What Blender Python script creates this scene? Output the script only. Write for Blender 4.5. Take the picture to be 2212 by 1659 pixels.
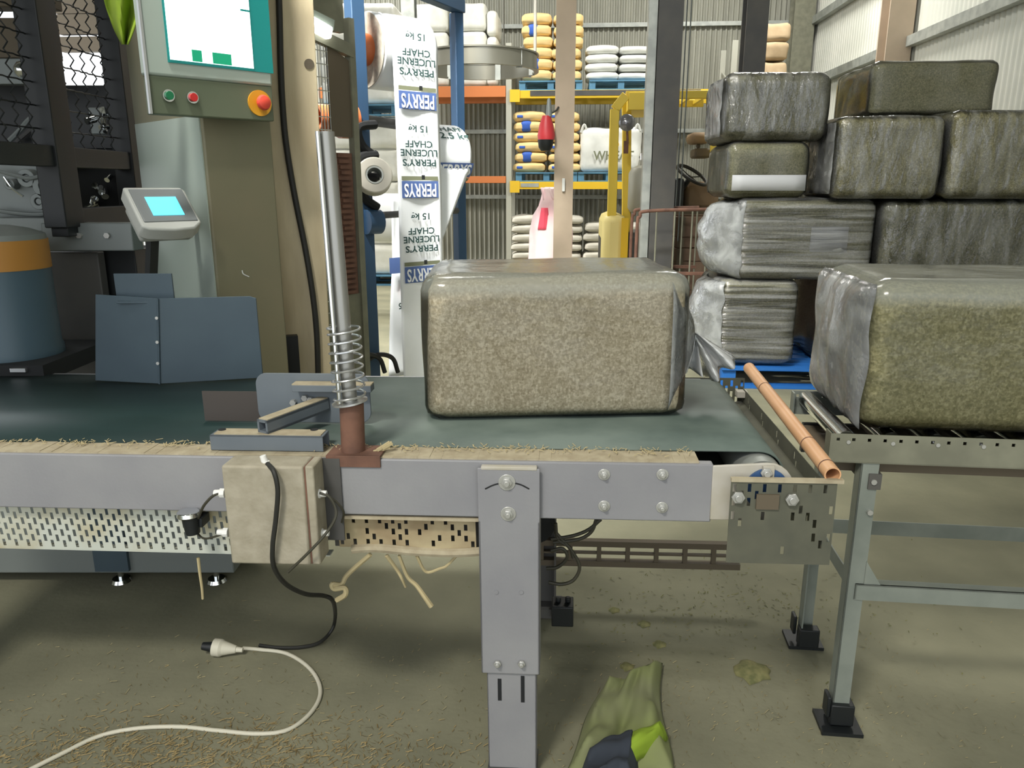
import bpy, bmesh, math, random
from math import sin, cos, tan, radians as R, pi
from mathutils import Vector as V, Matrix as M, noise as NZ
random.seed(7)
for o in list(bpy.data.objects): bpy.data.objects.remove(o)
SC = bpy.context.scene
COL = SC.collection

# ------------------------------------------------------------------ camera, world, lamps, exposure
CAM = V((0, 0, 1.4)); PITCH = R(14.5); FOC = 1660.0
cd = bpy.data.cameras.new('camera'); cam = bpy.data.objects.new('camera', cd); COL.objects.link(cam)
cam.location = CAM; cam.rotation_euler = (R(90) - PITCH, 0, 0)
cd.sensor_width = 36; cd.lens = 36 * FOC / 2212; cd.clip_start = .05; cd.clip_end = 200
SC.camera = cam
w = bpy.data.worlds.new('overcast'); SC.world = w; w.use_nodes = True
bg = w.node_tree.nodes['Background']; bg.inputs[0].default_value = (.93, .97, 1, 1); bg.inputs[1].default_value = 1.75
def area(name, loc, to, sx, sy, power, col=(1, .96, .86), spread=180):
    l = bpy.data.lights.new(name, 'AREA'); l.shape = 'RECTANGLE'; l.size = sx; l.size_y = sy; l.energy = power; l.color = col; l.spread = R(spread)
    o = bpy.data.objects.new(name, l); COL.objects.link(o); o.location = loc
    o.rotation_euler = (V(to) - V(loc)).to_track_quat('-Z', 'Y').to_euler()
    return o
area('bay_or_fill_lamp', (-2.0, -2.3, 5.6), (.3, 1.7, 0), 1.1, .6, 265, (1, .96, .86))
area('bay_or_fill_lamp', (-1.7, 1.1, 6.2), (-.75, 4.3, 1.5), 1.2, .6, 120, (1, .98, .93), 46)  # unseen lamp, placed and narrowed to brighten the film, cabinet and column
area('bay_or_fill_lamp', (-1.0, 3.9, 6.3), (-.6, 4.4, 0), 1.6, 1.0, 60, (1, .98, .92), 110)  # weak unseen fill lamp, added to lift the floor behind the conveyor
area('bay_or_fill_lamp', (3.2, 10.2, 6.3), (3.2, 10.8, 0), 1.6, 1.0, 330, (1, .98, .92))
area('bay_or_fill_lamp', (-2.5, 11.2, 6.3), (-2.5, 11.8, 0), 1.6, 1.0, 400, (1, .98, .93))
sl = bpy.data.lights.new('sun', 'SUN'); sl.energy = 3.2; sl.angle = R(3); sl.color = (1, .95, .86)
so = bpy.data.objects.new('sun', sl); COL.objects.link(so)
so.rotation_euler = V((.80, .10, -.42)).to_track_quat('-Z', 'Y').to_euler()
SC.view_settings.view_transform = 'Standard'; SC.view_settings.look = 'None'
SC.view_settings.exposure = 0.0; SC.view_settings.gamma = 1; SC.view_settings.use_curve_mapping = False
SC.cycles.max_bounces = 8; SC.cycles.transparent_max_bounces = 24
SC.cycles.use_denoising = True; SC.cycles.caustics_reflective = False; SC.cycles.caustics_refractive = False
SC.cycles.sample_clamp_indirect = 6

# ------------------------------------------------------------------ frames: real directions the things stand in
RAYX = M.Rotation(R(90) - PITCH, 3, 'X')
def ray(px, py): return RAYX @ V(((px - 1106) / FOC, -(py - 829.5) / FOC, -1))
def hit(F, px, py, ax, val):
    I = F.inverted(); o = I @ CAM; d = I.to_3x3() @ ray(px, py)
    return o + d * ((val - o[ax]) / d[ax])
ID = M.Identity(4)
def frame(o, yaw, tilt=0): return M.Translation(o) @ M.Rotation(R(yaw), 4, 'Z') @ M.Rotation(R(tilt), 4, 'Y')
CV = frame(hit(ID, 1100, 997, 1, 1.6), -4, -.5)      # belt conveyor: x along, y away from the camera, z up
SH = frame(V((0, 0, 0)), -4)                         # the shed
TB = frame(hit(ID, 1795, 936, 1, 1.76), -6.5)        # roller table
_h = hit(ID, 472, 640, 1, 2.62)
HM = frame(V((_h.x, _h.y, 0)), 45)                   # control cabinet: x right-and-away, y left-and-away
_f = hit(ID, 783, 400, 1, 4.2)
FR = frame(V((_f.x, _f.y, 0)), 41)                   # film roll stand
def P(F):
    def f(px, py, x=None, y=None, z=None):
        return hit(F, px, py, *((0, x) if x is not None else (1, y) if y is not None else (2, z)))
    return f
C, S, T, H, Q, W = P(CV), P(SH), P(TB), P(HM), P(FR), P(ID)

# ------------------------------------------------------------------ materials
def lin(c):
    return tuple((x / 255 / 12.92 if x <= 10 else ((x / 255 + .055) / 1.055) ** 2.4) for x in c) + (1,)
MAT = {}
def mat(name, c, rough=.6, metal=0, c2=None, scale=8, lo=.35, hi=.65, bump=0, bscale=None, stretch=None, spec=.5, emit=0, detail=5):
    m = bpy.data.materials.new(name); m.use_nodes = True; MAT[name] = m
    nt = m.node_tree; b = nt.nodes['Principled BSDF']
    b.inputs['Base Color'].default_value = lin(c); b.inputs['Roughness'].default_value = rough
    b.inputs['Metallic'].default_value = metal; b.inputs['Specular IOR Level'].default_value = spec
    if emit:
        b.inputs['Emission Color'].default_value = lin(c); b.inputs['Emission Strength'].default_value = emit
    if c2 is not None or bump:
        tc = nt.nodes.new('ShaderNodeTexCoord'); mp = nt.nodes.new('ShaderNodeMapping')
        nt.links.new(tc.outputs['Object'], mp.inputs[0])
        if stretch: mp.inputs['Scale'].default_value = stretch
    if c2 is not None:
        n = nt.nodes.new('ShaderNodeTexNoise'); n.inputs['Scale'].default_value = scale; n.inputs['Detail'].default_value = detail
        nt.links.new(mp.outputs[0], n.inputs[0])
        r = nt.nodes.new('ShaderNodeValToRGB'); r.color_ramp.elements[0].position = lo; r.color_ramp.elements[1].position = hi
        r.color_ramp.elements[0].color = lin(c); r.color_ramp.elements[1].color = lin(c2)
        nt.links.new(n.outputs[0], r.inputs[0]); nt.links.new(r.outputs[0], b.inputs['Base Color'])
    if bump:
        n2 = nt.nodes.new('ShaderNodeTexNoise'); n2.inputs['Scale'].default_value = bscale or scale; n2.inputs['Detail'].default_value = 4
        nt.links.new(mp.outputs[0], n2.inputs[0])
        bp = nt.nodes.new('ShaderNodeBump'); bp.inputs['Strength'].default_value = bump; bp.inputs['Distance'].default_value = .01
        nt.links.new(n2.outputs[0], bp.inputs['Height']); nt.links.new(bp.outputs[0], b.inputs['Normal'])
    return m
def chaff(name, dark, mid, light):
    m = mat(name, mid, .9, spec=.15); nt = m.node_tree; b = nt.nodes['Principled BSDF']
    tc = nt.nodes.new('ShaderNodeTexCoord')
    def vor(rot, sc):
        mp = nt.nodes.new('ShaderNodeMapping'); mp.inputs['Rotation'].default_value = rot; mp.inputs['Scale'].default_value = sc
        v = nt.nodes.new('ShaderNodeTexVoronoi'); v.inputs['Scale'].default_value = 1
        nt.links.new(tc.outputs['Object'], mp.inputs[0]); nt.links.new(mp.outputs[0], v.inputs['Vector'])
        s = nt.nodes.new('ShaderNodeSeparateColor'); nt.links.new(v.outputs['Color'], s.inputs[0]); return s.outputs[0]
    a = vor((.3, .9, .2), (110, 190, 200)); c = vor((.8, -.5, 1.1), (230, 130, 180)); d = vor((.1, .3, .6), (170, 220, 100))
    def mx(op, x, y):
        n = nt.nodes.new('ShaderNodeMath'); n.operation = op
        for i, q in enumerate((x, y)):
            if isinstance(q, (int, float)): n.inputs[i].default_value = q
            else: nt.links.new(q, n.inputs[i])
        return n.outputs[0]
    sm = mx('ADD', mx('ADD', a, c), d); sm = mx('MULTIPLY', sm, .3333)
    big = nt.nodes.new('ShaderNodeTexNoise'); big.inputs['Scale'].default_value = 7; nt.links.new(tc.outputs['Object'], big.inputs[0])
    sm2 = mx('ADD', sm, mx('MULTIPLY', mx('SUBTRACT', big.outputs[0], .5), .35))
    r = nt.nodes.new('ShaderNodeValToRGB'); e = r.color_ramp.elements
    e[0].position = .16; e[0].color = lin(dark); e[1].position = .84; e[1].color = lin(light)
    k = e.new(.5); k.color = lin(mid)
    nt.links.new(sm2, r.inputs[0]); nt.links.new(r.outputs[0], b.inputs['Base Color'])
    bp = nt.nodes.new('ShaderNodeBump'); bp.inputs['Strength'].default_value = .3; bp.inputs['Distance'].default_value = .004
    nt.links.new(sm, bp.inputs['Height']); nt.links.new(bp.outputs[0], b.inputs['Normal'])
    return m
def film(name, white=.12, hi=.5, scale=(6, 6, 6), bump=.5, bsc=(14, 14, 14), rough=.16, tint=(238, 240, 238), lo=.42, up=.75, rot=(0, 0, 0), top=0, ior=1.36):
    m = bpy.data.materials.new(name); m.use_nodes = True; MAT[name] = m
    nt = m.node_tree; nt.nodes.remove(nt.nodes['Principled BSDF']); out = nt.nodes['Material Output']
    N = nt.nodes.new; L = nt.links.new
    tc = N('ShaderNodeTexCoord'); mp = N('ShaderNodeMapping'); mp.inputs['Scale'].default_value = scale
    L(tc.outputs['Object'], mp.inputs[0])
    n = N('ShaderNodeTexNoise'); n.inputs['Scale'].default_value = 1; n.inputs['Detail'].default_value = 6; n.inputs['Distortion'].default_value = .6
    L(mp.outputs[0], n.inputs[0])
    mr = N('ShaderNodeMapRange'); mr.inputs['From Min'].default_value = lo; mr.inputs['From Max'].default_value = up
    mr.inputs['To Min'].default_value = white; mr.inputs['To Max'].default_value = hi; L(n.outputs[0], mr.inputs[0])
    mp.inputs['Rotation'].default_value = rot; mp2 = N('ShaderNodeMapping'); mp2.inputs['Rotation'].default_value = rot; mp2.inputs['Scale'].default_value = bsc; L(tc.outputs['Object'], mp2.inputs[0])
    n2 = N('ShaderNodeTexNoise'); n2.inputs['Scale'].default_value = 1; n2.inputs['Detail'].default_value = 5; L(mp2.outputs[0], n2.inputs[0])
    fac = mr.outputs[0]
    if top:   # the slack film gets whiter and less clear along the upper edge
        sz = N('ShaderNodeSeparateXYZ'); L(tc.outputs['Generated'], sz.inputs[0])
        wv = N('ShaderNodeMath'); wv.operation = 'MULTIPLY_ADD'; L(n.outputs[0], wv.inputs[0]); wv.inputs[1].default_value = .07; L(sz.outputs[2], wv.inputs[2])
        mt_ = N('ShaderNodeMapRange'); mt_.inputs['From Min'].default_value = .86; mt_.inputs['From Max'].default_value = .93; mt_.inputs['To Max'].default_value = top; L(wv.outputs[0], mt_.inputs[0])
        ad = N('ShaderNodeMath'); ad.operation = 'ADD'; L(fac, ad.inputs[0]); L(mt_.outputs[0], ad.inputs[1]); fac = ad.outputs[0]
    bp = N('ShaderNodeBump'); bp.inputs['Strength'].default_value = bump; bp.inputs['Distance'].default_value = .02; L(n2.outputs[0], bp.inputs['Height'])
    tr = N('ShaderNodeBsdfTransparent'); tr.inputs[0].default_value = (1, 1, 1, 1)
    df = N('ShaderNodeBsdfDiffuse'); df.inputs[0].default_value = lin(tint)
    gl = N('ShaderNodeBsdfGlossy'); gl.inputs['Roughness'].default_value = rough; L(bp.outputs[0], gl.inputs['Normal'])
    m1 = N('ShaderNodeMixShader'); L(fac, m1.inputs[0]); L(tr.outputs[0], m1.inputs[1]); L(df.outputs[0], m1.inputs[2])
    fr = N('ShaderNodeFresnel'); fr.inputs[0].default_value = ior; L(bp.outputs[0], fr.inputs['Normal'])
    m2 = N('ShaderNodeMixShader'); L(fr.outputs[0], m2.inputs[0]); L(m1.outputs[0], m2.inputs[1]); L(gl.outputs[0], m2.inputs[2])
    L(m2.outputs[0], out.inputs[0]); return m

mat('concrete', (116, 115, 96), .85, c2=(136, 134, 112), scale=2.2, bump=.12, bscale=45, spec=.25, detail=7)
mat('chaff_loose', (128, 120, 92), .95, c2=(158, 148, 114), scale=40, spec=.1); mat('chaff_brown', (140, 122, 84), .95, c2=(164, 146, 106), scale=40, spec=.1)
mat('chaff_green', (96, 98, 62), .9, c2=(130, 126, 84), scale=40)
mat('wall_sheet', (150, 150, 139), .55, .1, c2=(168, 168, 156), scale=2, stretch=(6, 6, .6))
mat('wall_white', (198, 200, 190), .6, c2=(212, 212, 202), scale=1.5)
mat('galv', (150, 154, 150), .45, .35, c2=(176, 180, 174), scale=9)
mat('galv_dusty', (116, 116, 100), .65, .15, c2=(132, 132, 114), scale=12)
mat('paint_grey', (132, 132, 136), .5, c2=(142, 142, 144), scale=5, bump=.05, bscale=120)
mat('dust', (160, 149, 126), .95, c2=(178, 168, 144), scale=30, spec=.1)
mat('dusty_white', (188, 184, 176), .7, c2=(172, 166, 150), scale=10)
mat('steel_bright', (200, 202, 204), .3, .85); mat('steel_dull', (150, 150, 146), .32, .6)
mat('chrome', (225, 228, 230), .12, 1)
mat('bolt', (190, 190, 186), .35, .6)
mat('belt', (26, 46, 45), .5, c2=(34, 55, 54), scale=3, stretch=(1, 2.5, 1), spec=.35, bump=.05, bscale=200)
def dusted(m, col, x0, x1, amt):   # chaff dust lies thicker toward the discharge end of the belt
    nt = m.node_tree; b = nt.nodes['Principled BSDF']; N = nt.nodes.new; L = nt.links.new
    src = b.inputs['Base Color'].links[0].from_socket
    tc = N('ShaderNodeTexCoord'); sp = N('ShaderNodeSeparateXYZ'); L(tc.outputs['Object'], sp.inputs[0])
    n = N('ShaderNodeTexNoise'); n.inputs['Scale'].default_value = 4; n.inputs['Detail'].default_value = 6; L(tc.outputs['Object'], n.inputs[0])
    a = N('ShaderNodeMapRange'); a.inputs['From Min'].default_value = x0; a.inputs['From Max'].default_value = x1; L(sp.outputs[0], a.inputs[0])
    r = N('ShaderNodeMapRange'); r.inputs['From Min'].default_value = .38; r.inputs['From Max'].default_value = .62; r.inputs['To Min'].default_value = .55; L(n.outputs[0], r.inputs[0])
    mu = N('ShaderNodeMath'); mu.operation = 'MULTIPLY'; L(a.outputs[0], mu.inputs[0]); L(r.outputs[0], mu.inputs[1])
    m2 = N('ShaderNodeMath'); m2.operation = 'MULTIPLY'; m2.inputs[1].default_value = amt; L(mu.outputs[0], m2.inputs[0])
    mx = N('ShaderNodeMix'); mx.data_type = 'RGBA'; L(m2.outputs[0], mx.inputs['Factor']); L(src, mx.inputs['A']); mx.inputs['B'].default_value = lin(col); L(mx.outputs['Result'], b.inputs['Base Color'])
dusted(MAT['belt'], (140, 152, 142), -.75, -.2, .55)
mat('blue_hub', (52, 84, 128), .5)
mat('perf_white', (192, 196, 186), .6, c2=(176, 164, 128), scale=7, lo=.45, hi=.7)
mat('perf_tan', (186, 172, 138), .75, c2=(150, 132, 102), scale=9)
mat('perf_grey', (80, 81, 70), .75, c2=(92, 92, 78), scale=14); mat('galv_dim', (124, 131, 124), .5, .25, c2=(140, 146, 138), scale=9)
mat('box_cream', (148, 141, 122), .75, c2=(164, 157, 139), scale=22, bump=.15, bscale=90)
mat('gland', (226, 226, 222), .4)
mat('rubber', (34, 34, 30), .6)
mat('cable_dark', (58, 56, 44), .6)
mat('rust', (118, 84, 68), .8, c2=(96, 68, 56), scale=18, bump=.2)
mat('slate', (92, 100, 108), .55, c2=(104, 112, 118), scale=4)
mat('slate_blue', (60, 75, 85), .55, c2=(67, 83, 92), scale=4)
mat('pipe_orange', (216, 170, 128), .45, c2=(204, 154, 110), scale=6, stretch=(1, 1, 1))
mat('pvc_orange', (196, 110, 66), .4)
mat('post_blue', (50, 80, 112), .5)
mat('film_white', (242, 245, 247), .35, c2=(234, 238, 241), scale=4)
mat('roll_end', (190, 182, 166), .8, c2=(160, 152, 138), scale=30)
mat('ink', (44, 72, 70), .6)
mat('ink_blue', (82, 106, 160), .5)
mat('ink_olive', (120, 124, 100), .5)
mat('ink_black', (36, 40, 44), .6)
mat('ink_red', (190, 50, 60), .6)
mat('cab_brown', (122, 116, 92), .5, c2=(114, 112, 88), scale=3); mat('cab_olive', (90, 100, 80), .5, c2=(98, 104, 84), scale=3, spec=.4)
mat('cab_light', (160, 172, 162), .45)
mat('column_cream', (214, 200, 166), .75, c2=(186, 170, 138), scale=3, stretch=(3, 3, .7), bump=.1, bscale=30)
mat('screen_white', (235, 255, 250), .3, emit=1.5)
mat('screen_teal', (20, 120, 116), .3, emit=.25)
mat('screen_green', (20, 150, 110), .3, emit=.35)
mat('lcd', (96, 212, 236), .3, emit=1.0)
mat('plastic_grey', (172, 174, 168), .5)
mat('plastic_dgrey', (112, 116, 116), .5)
mat('btn_green', (20, 110, 70), .35); mat('btn_red', (190, 40, 40), .35); mat('label_grey', (172, 174, 176), .6); mat('shade_brown', (66, 60, 56), .5); mat('btn_estop', (206, 70, 54), .35); mat('btn_yellow', (204, 146, 34), .45)
mat('black_paint', (20, 24, 26), .5); mat('black_soft', (22, 24, 26), .8)
mat('panel_brown', (96, 86, 70), .7)
mat('plate_grey', (122, 128, 126), .5, .2)
mat('orange_band', (176, 124, 52), .55)
mat('motor_blue', (68, 90, 102), .45)
mat('hivis', (140, 166, 44), .8, c2=(126, 150, 38), scale=10)
mat('hivis_dusty', (120, 122, 92), .9, c2=(126, 134, 84), scale=5)
mat('navy', (50, 56, 66), .9)
mat('ring_steel', (150, 148, 136), .3, .75)
mat('tan_steel', (188, 170, 150), .75, c2=(174, 158, 138), scale=3)
mat('dark_steel', (70, 70, 70), .6, c2=(84, 82, 78), scale=4)
mat('red_plastic', (190, 52, 58), .45)
mat('sack_pink', (240, 226, 226), .8, c2=(234, 196, 200), scale=3)
mat('sack_red', (226, 84, 104), .8)
mat('rack_yellow', (232, 190, 40), .5); mat('rack_orange', (206, 122, 66), .5); mat('rack_grey', (176, 176, 164), .5)
mat('pallet_blue', (96, 146, 176), .75, c2=(80, 128, 160), scale=6)
mat('pallet_blue_deep', (24, 96, 170), .7)
mat('pallet_wood', (120, 96, 74), .85)
mat('bag_tan', (238, 210, 152), .75, c2=(228, 198, 138), scale=6, bump=.2, bscale=14)
mat('bag_blue', (52, 96, 190), .6); mat('bag_white', (228, 230, 226), .7, c2=(214, 216, 212), scale=5, bump=.3, bscale=12)
mat('bag_grey', (206, 202, 190), .8, c2=(192, 188, 176), scale=5, bump=.3, bscale=12)
mat('wrap_white', (232, 232, 226), .28, c2=(218, 218, 208), scale=5, bump=.5, bscale=7)
mat('fork_yellow', (236, 206, 70), .45); mat('fork_yellow_lit', (244, 226, 150), .5)
mat('seat_brown', (146, 124, 98), .8); mat('gas_grey', (156, 156, 146), .5, .2)
mat('crate_brown', (98, 78, 64), .85, c2=(116, 96, 78), scale=5)
mat('tan_bale', (186, 164, 132), .85, c2=(172, 150, 118), scale=8, bump=.2)
mat('lamp_glow', (255, 255, 250), .3, emit=6)
mat('lens', (130, 130, 134), .15, .5)
mat('straw', (178, 164, 126), .9); mat('white_cord', (202, 198, 180), .55)
mat('glass_pane', (225, 235, 240), .1)
chaff('chaff_tan', (176, 161, 130), (202, 188, 156), (232, 220, 190))
chaff('chaff_olive', (120, 116, 80), (142, 137, 98), (172, 165, 124))
chaff('chaff_dark', (94, 94, 72), (112, 111, 86), (134, 131, 104))
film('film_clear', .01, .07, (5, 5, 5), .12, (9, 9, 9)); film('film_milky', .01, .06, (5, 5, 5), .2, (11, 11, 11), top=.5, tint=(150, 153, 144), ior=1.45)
film('film_hazy', .16, .46, (9, 9, 9), .7, (18, 18, 18), .18, ior=1.5)
film('film_frost', .25, .6, (9, 9, 9), .8, (18, 18, 18), .14, ior=1.55, tint=(205, 209, 208))
film('film_tail', .6, .85, (9, 9, 9), .6, (18, 18, 18), .2, ior=1.5, tint=(236, 238, 238))
film('film_wrap', .02, .3, (1.0, 3, 26), .9, (2, 10, 40), .17, ior=1.8)
film('film_slant', .01, .2, (14, 4, 3), 1.0, (20, 8, 9), .17, rot=(0, .8, 0), ior=1.8)

# ------------------------------------------------------------------ mesh builder
class MB:
    def __init__(s): s.v = []; s.f = []; s.flat = False
    def add(s, vs, fs):
        k = len(s.v); s.v += [V(a) for a in vs]; s.f += [tuple(i + k for i in f) for f in fs]; return s
    def box(s, x0, x1, y0, y1, z0, z1, m=None):
        vs = [V((x, y, z)) for x in (x0, x1) for y in (y0, y1) for z in (z0, z1)]
        if m is not None: vs = [m @ a for a in vs]
        return s.add(vs, [(0, 1, 3, 2), (4, 6, 7, 5), (0, 4, 5, 1), (2, 3, 7, 6), (0, 2, 6, 4), (1, 5, 7, 3)])
    def bar(s, p0, p1, a, b, up=(0, 0, 1)):
        p0, p1 = V(p0), V(p1); d = (p1 - p0); L = d.length; d.normalize(); u = V(up)
        x = d.cross(u)
        if x.length < 1e-4: x = d.cross(V((1, 0, 0)))
        x.normalize(); y = x.cross(d)
        m = M((x, d, y)).transposed().to_4x4(); m.translation = p0
        return s.box(-a / 2, a / 2, 0, L, -b / 2, b / 2, m)
    def cyl(s, p0, p1, r0, r1=None, n=16, caps=True):
        p0, p1 = V(p0), V(p1); r1 = r0 if r1 is None else r1; d = (p1 - p0).normalized()
        x = d.cross(V((0, 0, 1)));
        if x.length < 1e-3: x = V((1, 0, 0))
        x.normalize(); y = d.cross(x)
        vs = []; fs = []
        for i in range(n):
            a = 2 * pi * i / n; q = x * cos(a) + y * sin(a); vs += [p0 + q * r0, p1 + q * r1]
        for i in range(n):
            j = (i + 1) % n; fs.append((2 * i, 2 * i + 1, 2 * j + 1, 2 * j))
        if caps: fs += [tuple(2 * i for i in range(n)), tuple(2 * i + 1 for i in reversed(range(n)))]
        return s.add(vs, fs)
    def ring(s, p0, p1, ro, ri, n=32):
        p0, p1 = V(p0), V(p1); d = (p1 - p0).normalized(); x = d.cross(V((0, 0, 1)))
        if x.length < 1e-3: x = V((1, 0, 0))
        x.normalize(); y = d.cross(x); vs = []; fs = []
        for i in range(n):
            a = 2 * pi * i / n; q = x * cos(a) + y * sin(a)
            vs += [p0 + q * ro, p1 + q * ro, p1 + q * ri, p0 + q * ri]
        for i in range(n):
            j = (i + 1) % n
            for k in range(4): fs.append((4 * i + k, 4 * i + (k + 1) % 4, 4 * j + (k + 1) % 4, 4 * j + k))
        return s.add(vs, fs)
    def tube(s, pts, r, n=8, sub=6, cap=True, r2=None):
        pts = [V(p) for p in pts]
        if sub > 1 and len(pts) > 2:
            q = [pts[0] * 2 - pts[1]] + pts + [pts[-1] * 2 - pts[-2]]; o = []
            for i in range(1, len(q) - 2):
                for k in range(sub):
                    t = k / sub; a, b, c, d = q[i - 1:i + 3]
                    o.append(.5 * ((2 * b) + (c - a) * t + (2 * a - 5 * b + 4 * c - d) * t * t + (3 * b - a - 3 * c + d) * t ** 3))
            o.append(pts[-1]); pts = o
        vs = []; fs = []; x = None
        for i, p in enumerate(pts):
            d = (pts[min(i + 1, len(pts) - 1)] - pts[max(i - 1, 0)]).normalized()
            if x is None:
                x = d.cross(V((0, 0, 1)))
                if x.length < 1e-3: x = V((1, 0, 0))
            x = (x - d * x.dot(d)).normalized(); y = d.cross(x)
            rr = r if r2 is None else r + (r2 - r) * i / (len(pts) - 1)
            for k in range(n): a = 2 * pi * k / n; vs.append(p + (x * cos(a) + y * sin(a)) * rr)
        for i in range(len(pts) - 1):
            for k in range(n): fs.append((i * n + k, i * n + (k + 1) % n, (i + 1) * n + (k + 1) % n, (i + 1) * n + k))
        if cap: fs += [tuple(reversed(range(n))), tuple((len(pts) - 1) * n + k for k in range(n))]
        return s.add(vs, fs)
    def lathe(s, prof, c=(0, 0, 0), n=24, m=None, wob=0):
        vs = []; fs = []; c = V(c)
        for r, z in prof:
            for k in range(n):
                a = 2 * pi * k / n; rr = r * (1 + wob * NZ.noise(V((cos(a) * 2, sin(a) * 2, z * 6))))
                p = V((rr * cos(a), rr * sin(a), z)); vs.append((m @ p if m is not None else p) + c)
        for i in range(len(prof) - 1):
            for k in range(n): fs.append((i * n + k, i * n + (k + 1) % n, (i + 1) * n + (k + 1) % n, (i + 1) * n + k))
        fs += [tuple(reversed(range(n))), tuple((len(prof) - 1) * n + k for k in range(n))]
        return s.add(vs, fs)
    def prism(s, poly, off):
        off = V(off); n = len(poly); vs = [V(p) for p in poly] + [V(p) + off for p in poly]
        return s.add(vs, [tuple(range(n)), tuple(reversed(range(n, 2 * n)))] + [(i, i + n, (i + 1) % n + n, (i + 1) % n) for i in range(n)])
    def grid(s, f, nu, nv):
        vs = [V(f(i / nu, j / nv)) for j in range(nv + 1) for i in range(nu + 1)]
        return s.add(vs, [(j * (nu + 1) + i, j * (nu + 1) + i + 1, (j + 1) * (nu + 1) + i + 1, (j + 1) * (nu + 1) + i) for j in range(nv) for i in range(nu)])
    def perf(s, o, eu, ev, nu, nv, pu, pv, hw, hh, stagger=True, skip=None):
        """a sheet with real slots: every cell is a frame of four quads round its hole"""
        s.flat = True; o, eu, ev = V(o), V(eu), V(ev)
        for i in range(nu):
            sh = (pv / 2 if (stagger and i % 2) else 0)
            y0 = 0
            if sh: s.add([o + eu * (pu * i) , o + eu * (pu * (i + 1)), o + eu * (pu * (i + 1)) + ev * sh, o + eu * (pu * i) + ev * sh], [(0, 1, 2, 3)])
            cells = nv - (1 if sh else 0)
            for j in range(cells):
                a = o + eu * (pu * i) + ev * (sh + pv * j)
                q = [a, a + eu * pu, a + eu * pu + ev * pv, a + ev * pv]
                if skip and skip(i, j): s.add(q, [(0, 1, 2, 3)]); continue
                c = a + eu * pu / 2 + ev * pv / 2
                h = [c - eu * hw / 2 - ev * hh / 2, c + eu * hw / 2 - ev * hh / 2, c + eu * hw / 2 + ev * hh / 2, c - eu * hw / 2 + ev * hh / 2]
                s.add(q + h, [(0, 1, 5, 4), (1, 2, 6, 5), (2, 3, 7, 6), (3, 0, 4, 7)])
            if sh:
                a = o + eu * (pu * i) + ev * (sh + pv * cells)
                s.add([a, a + eu * pu, a + eu * pu + ev * (pv - sh), a + ev * (pv - sh)], [(0, 1, 2, 3)])
        return s
    def text(s, txt, size, f, bold=0, w=None):
        """flat lettering; f maps (x right, y up) of the centred text to a point"""
        cu = bpy.data.curves.new('t', 'FONT'); cu.body = txt; cu.size = size; cu.align_x = 'CENTER'; cu.align_y = 'CENTER'; cu.offset = bold; cu.resolution_u = 3
        ob = bpy.data.objects.new('t', cu); COL.objects.link(ob)
        dg = bpy.context.evaluated_depsgraph_get(); me = bpy.data.meshes.new_from_object(ob.evaluated_get(dg))
        k = 1
        if w and len(me.vertices): k = w / max(1e-6, max(v.co.x for v in me.vertices) - min(v.co.x for v in me.vertices))
        s.add([f(v.co.x * k, v.co.y) for v in me.vertices], [tuple(p.vertices) for p in me.polygons])
        bpy.data.objects.remove(ob); bpy.data.curves.remove(cu); bpy.data.meshes.remove(me); return s
    def mesh(s, name, mt, org, angle=38):
        me = bpy.data.meshes.new(name); me.from_pydata([tuple(a - org) for a in s.v], [], s.f); me.update()
        bm = bmesh.new(); bm.from_mesh(me); [bmesh.ops.remove_doubles(bm, verts=bm.verts, dist=1e-5) for _ in range(1 if s.flat else 0)]; bmesh.ops.recalc_face_normals(bm, faces=bm.faces); bm.to_mesh(me); bm.free()
        me.materials.append(MAT[mt])
        if not s.flat: me.shade_smooth(); me.set_sharp_from_angle(angle=R(angle))
        return me
def _mods(o, bev=0, thick=0, sub=0):
    if thick: d = o.modifiers.new('thick', 'SOLIDIFY'); d.thickness = thick; d.offset = 0
    if bev: d = o.modifiers.new('bevel', 'BEVEL'); d.width = bev; d.segments = 2; d.limit_method = 'ANGLE'; d.angle_limit = R(40)
    if sub: d = o.modifiers.new('sub', 'SUBSURF'); d.levels = sub; d.render_levels = sub
LABELS = {}
def tag(o, label, cat, group=None):
    o['label'] = label; o['category'] = cat
    if group: o['group'] = group
class Thing:
    def __init__(s, name, label, cat, loc, F=ID, group=None):
        s.loc = V(loc); s.F = F; s.e = bpy.data.objects.new(name, None); COL.objects.link(s.e); s.e.empty_display_size = .1
        s.e.matrix_world = F @ M.Translation(s.loc); tag(s.e, label, cat, group)
    def part(s, name, mb, mt, parent=None, bev=0, thick=0, sub=0, label=None, stuff=False, angle=38):
        o = bpy.data.objects.new(name, mb.mesh(name, mt, s.loc, angle)); COL.objects.link(o); o.parent = parent or s.e
        _mods(o, bev, thick, sub)
        if label: o['label'] = label
        if stuff: o['kind'] = 'stuff'
        return o
def solo(name, label, cat, mb, mt, loc, F=ID, group=None, bev=0, thick=0, sub=0, stuff=False, angle=38):
    loc = V(loc); o = bpy.data.objects.new(name, mb.mesh(name, mt, loc, angle)); COL.objects.link(o)
    o.matrix_world = F @ M.Translation(loc); _mods(o, bev, thick, sub); tag(o, label, cat, group)
    if stuff: o['kind'] = 'stuff'
    return o
def struct(name, mb, mt, loc=(0, 0, 0), F=SH, parent=None, bev=0, thick=0):
    loc = V(loc); o = bpy.data.objects.new(name, mb.mesh(name, mt, loc)); COL.objects.link(o); _mods(o, bev, thick)
    if parent: o.parent = parent
    else: o.matrix_world = F @ M.Translation(loc); o['kind'] = 'structure'
    return o
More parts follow.
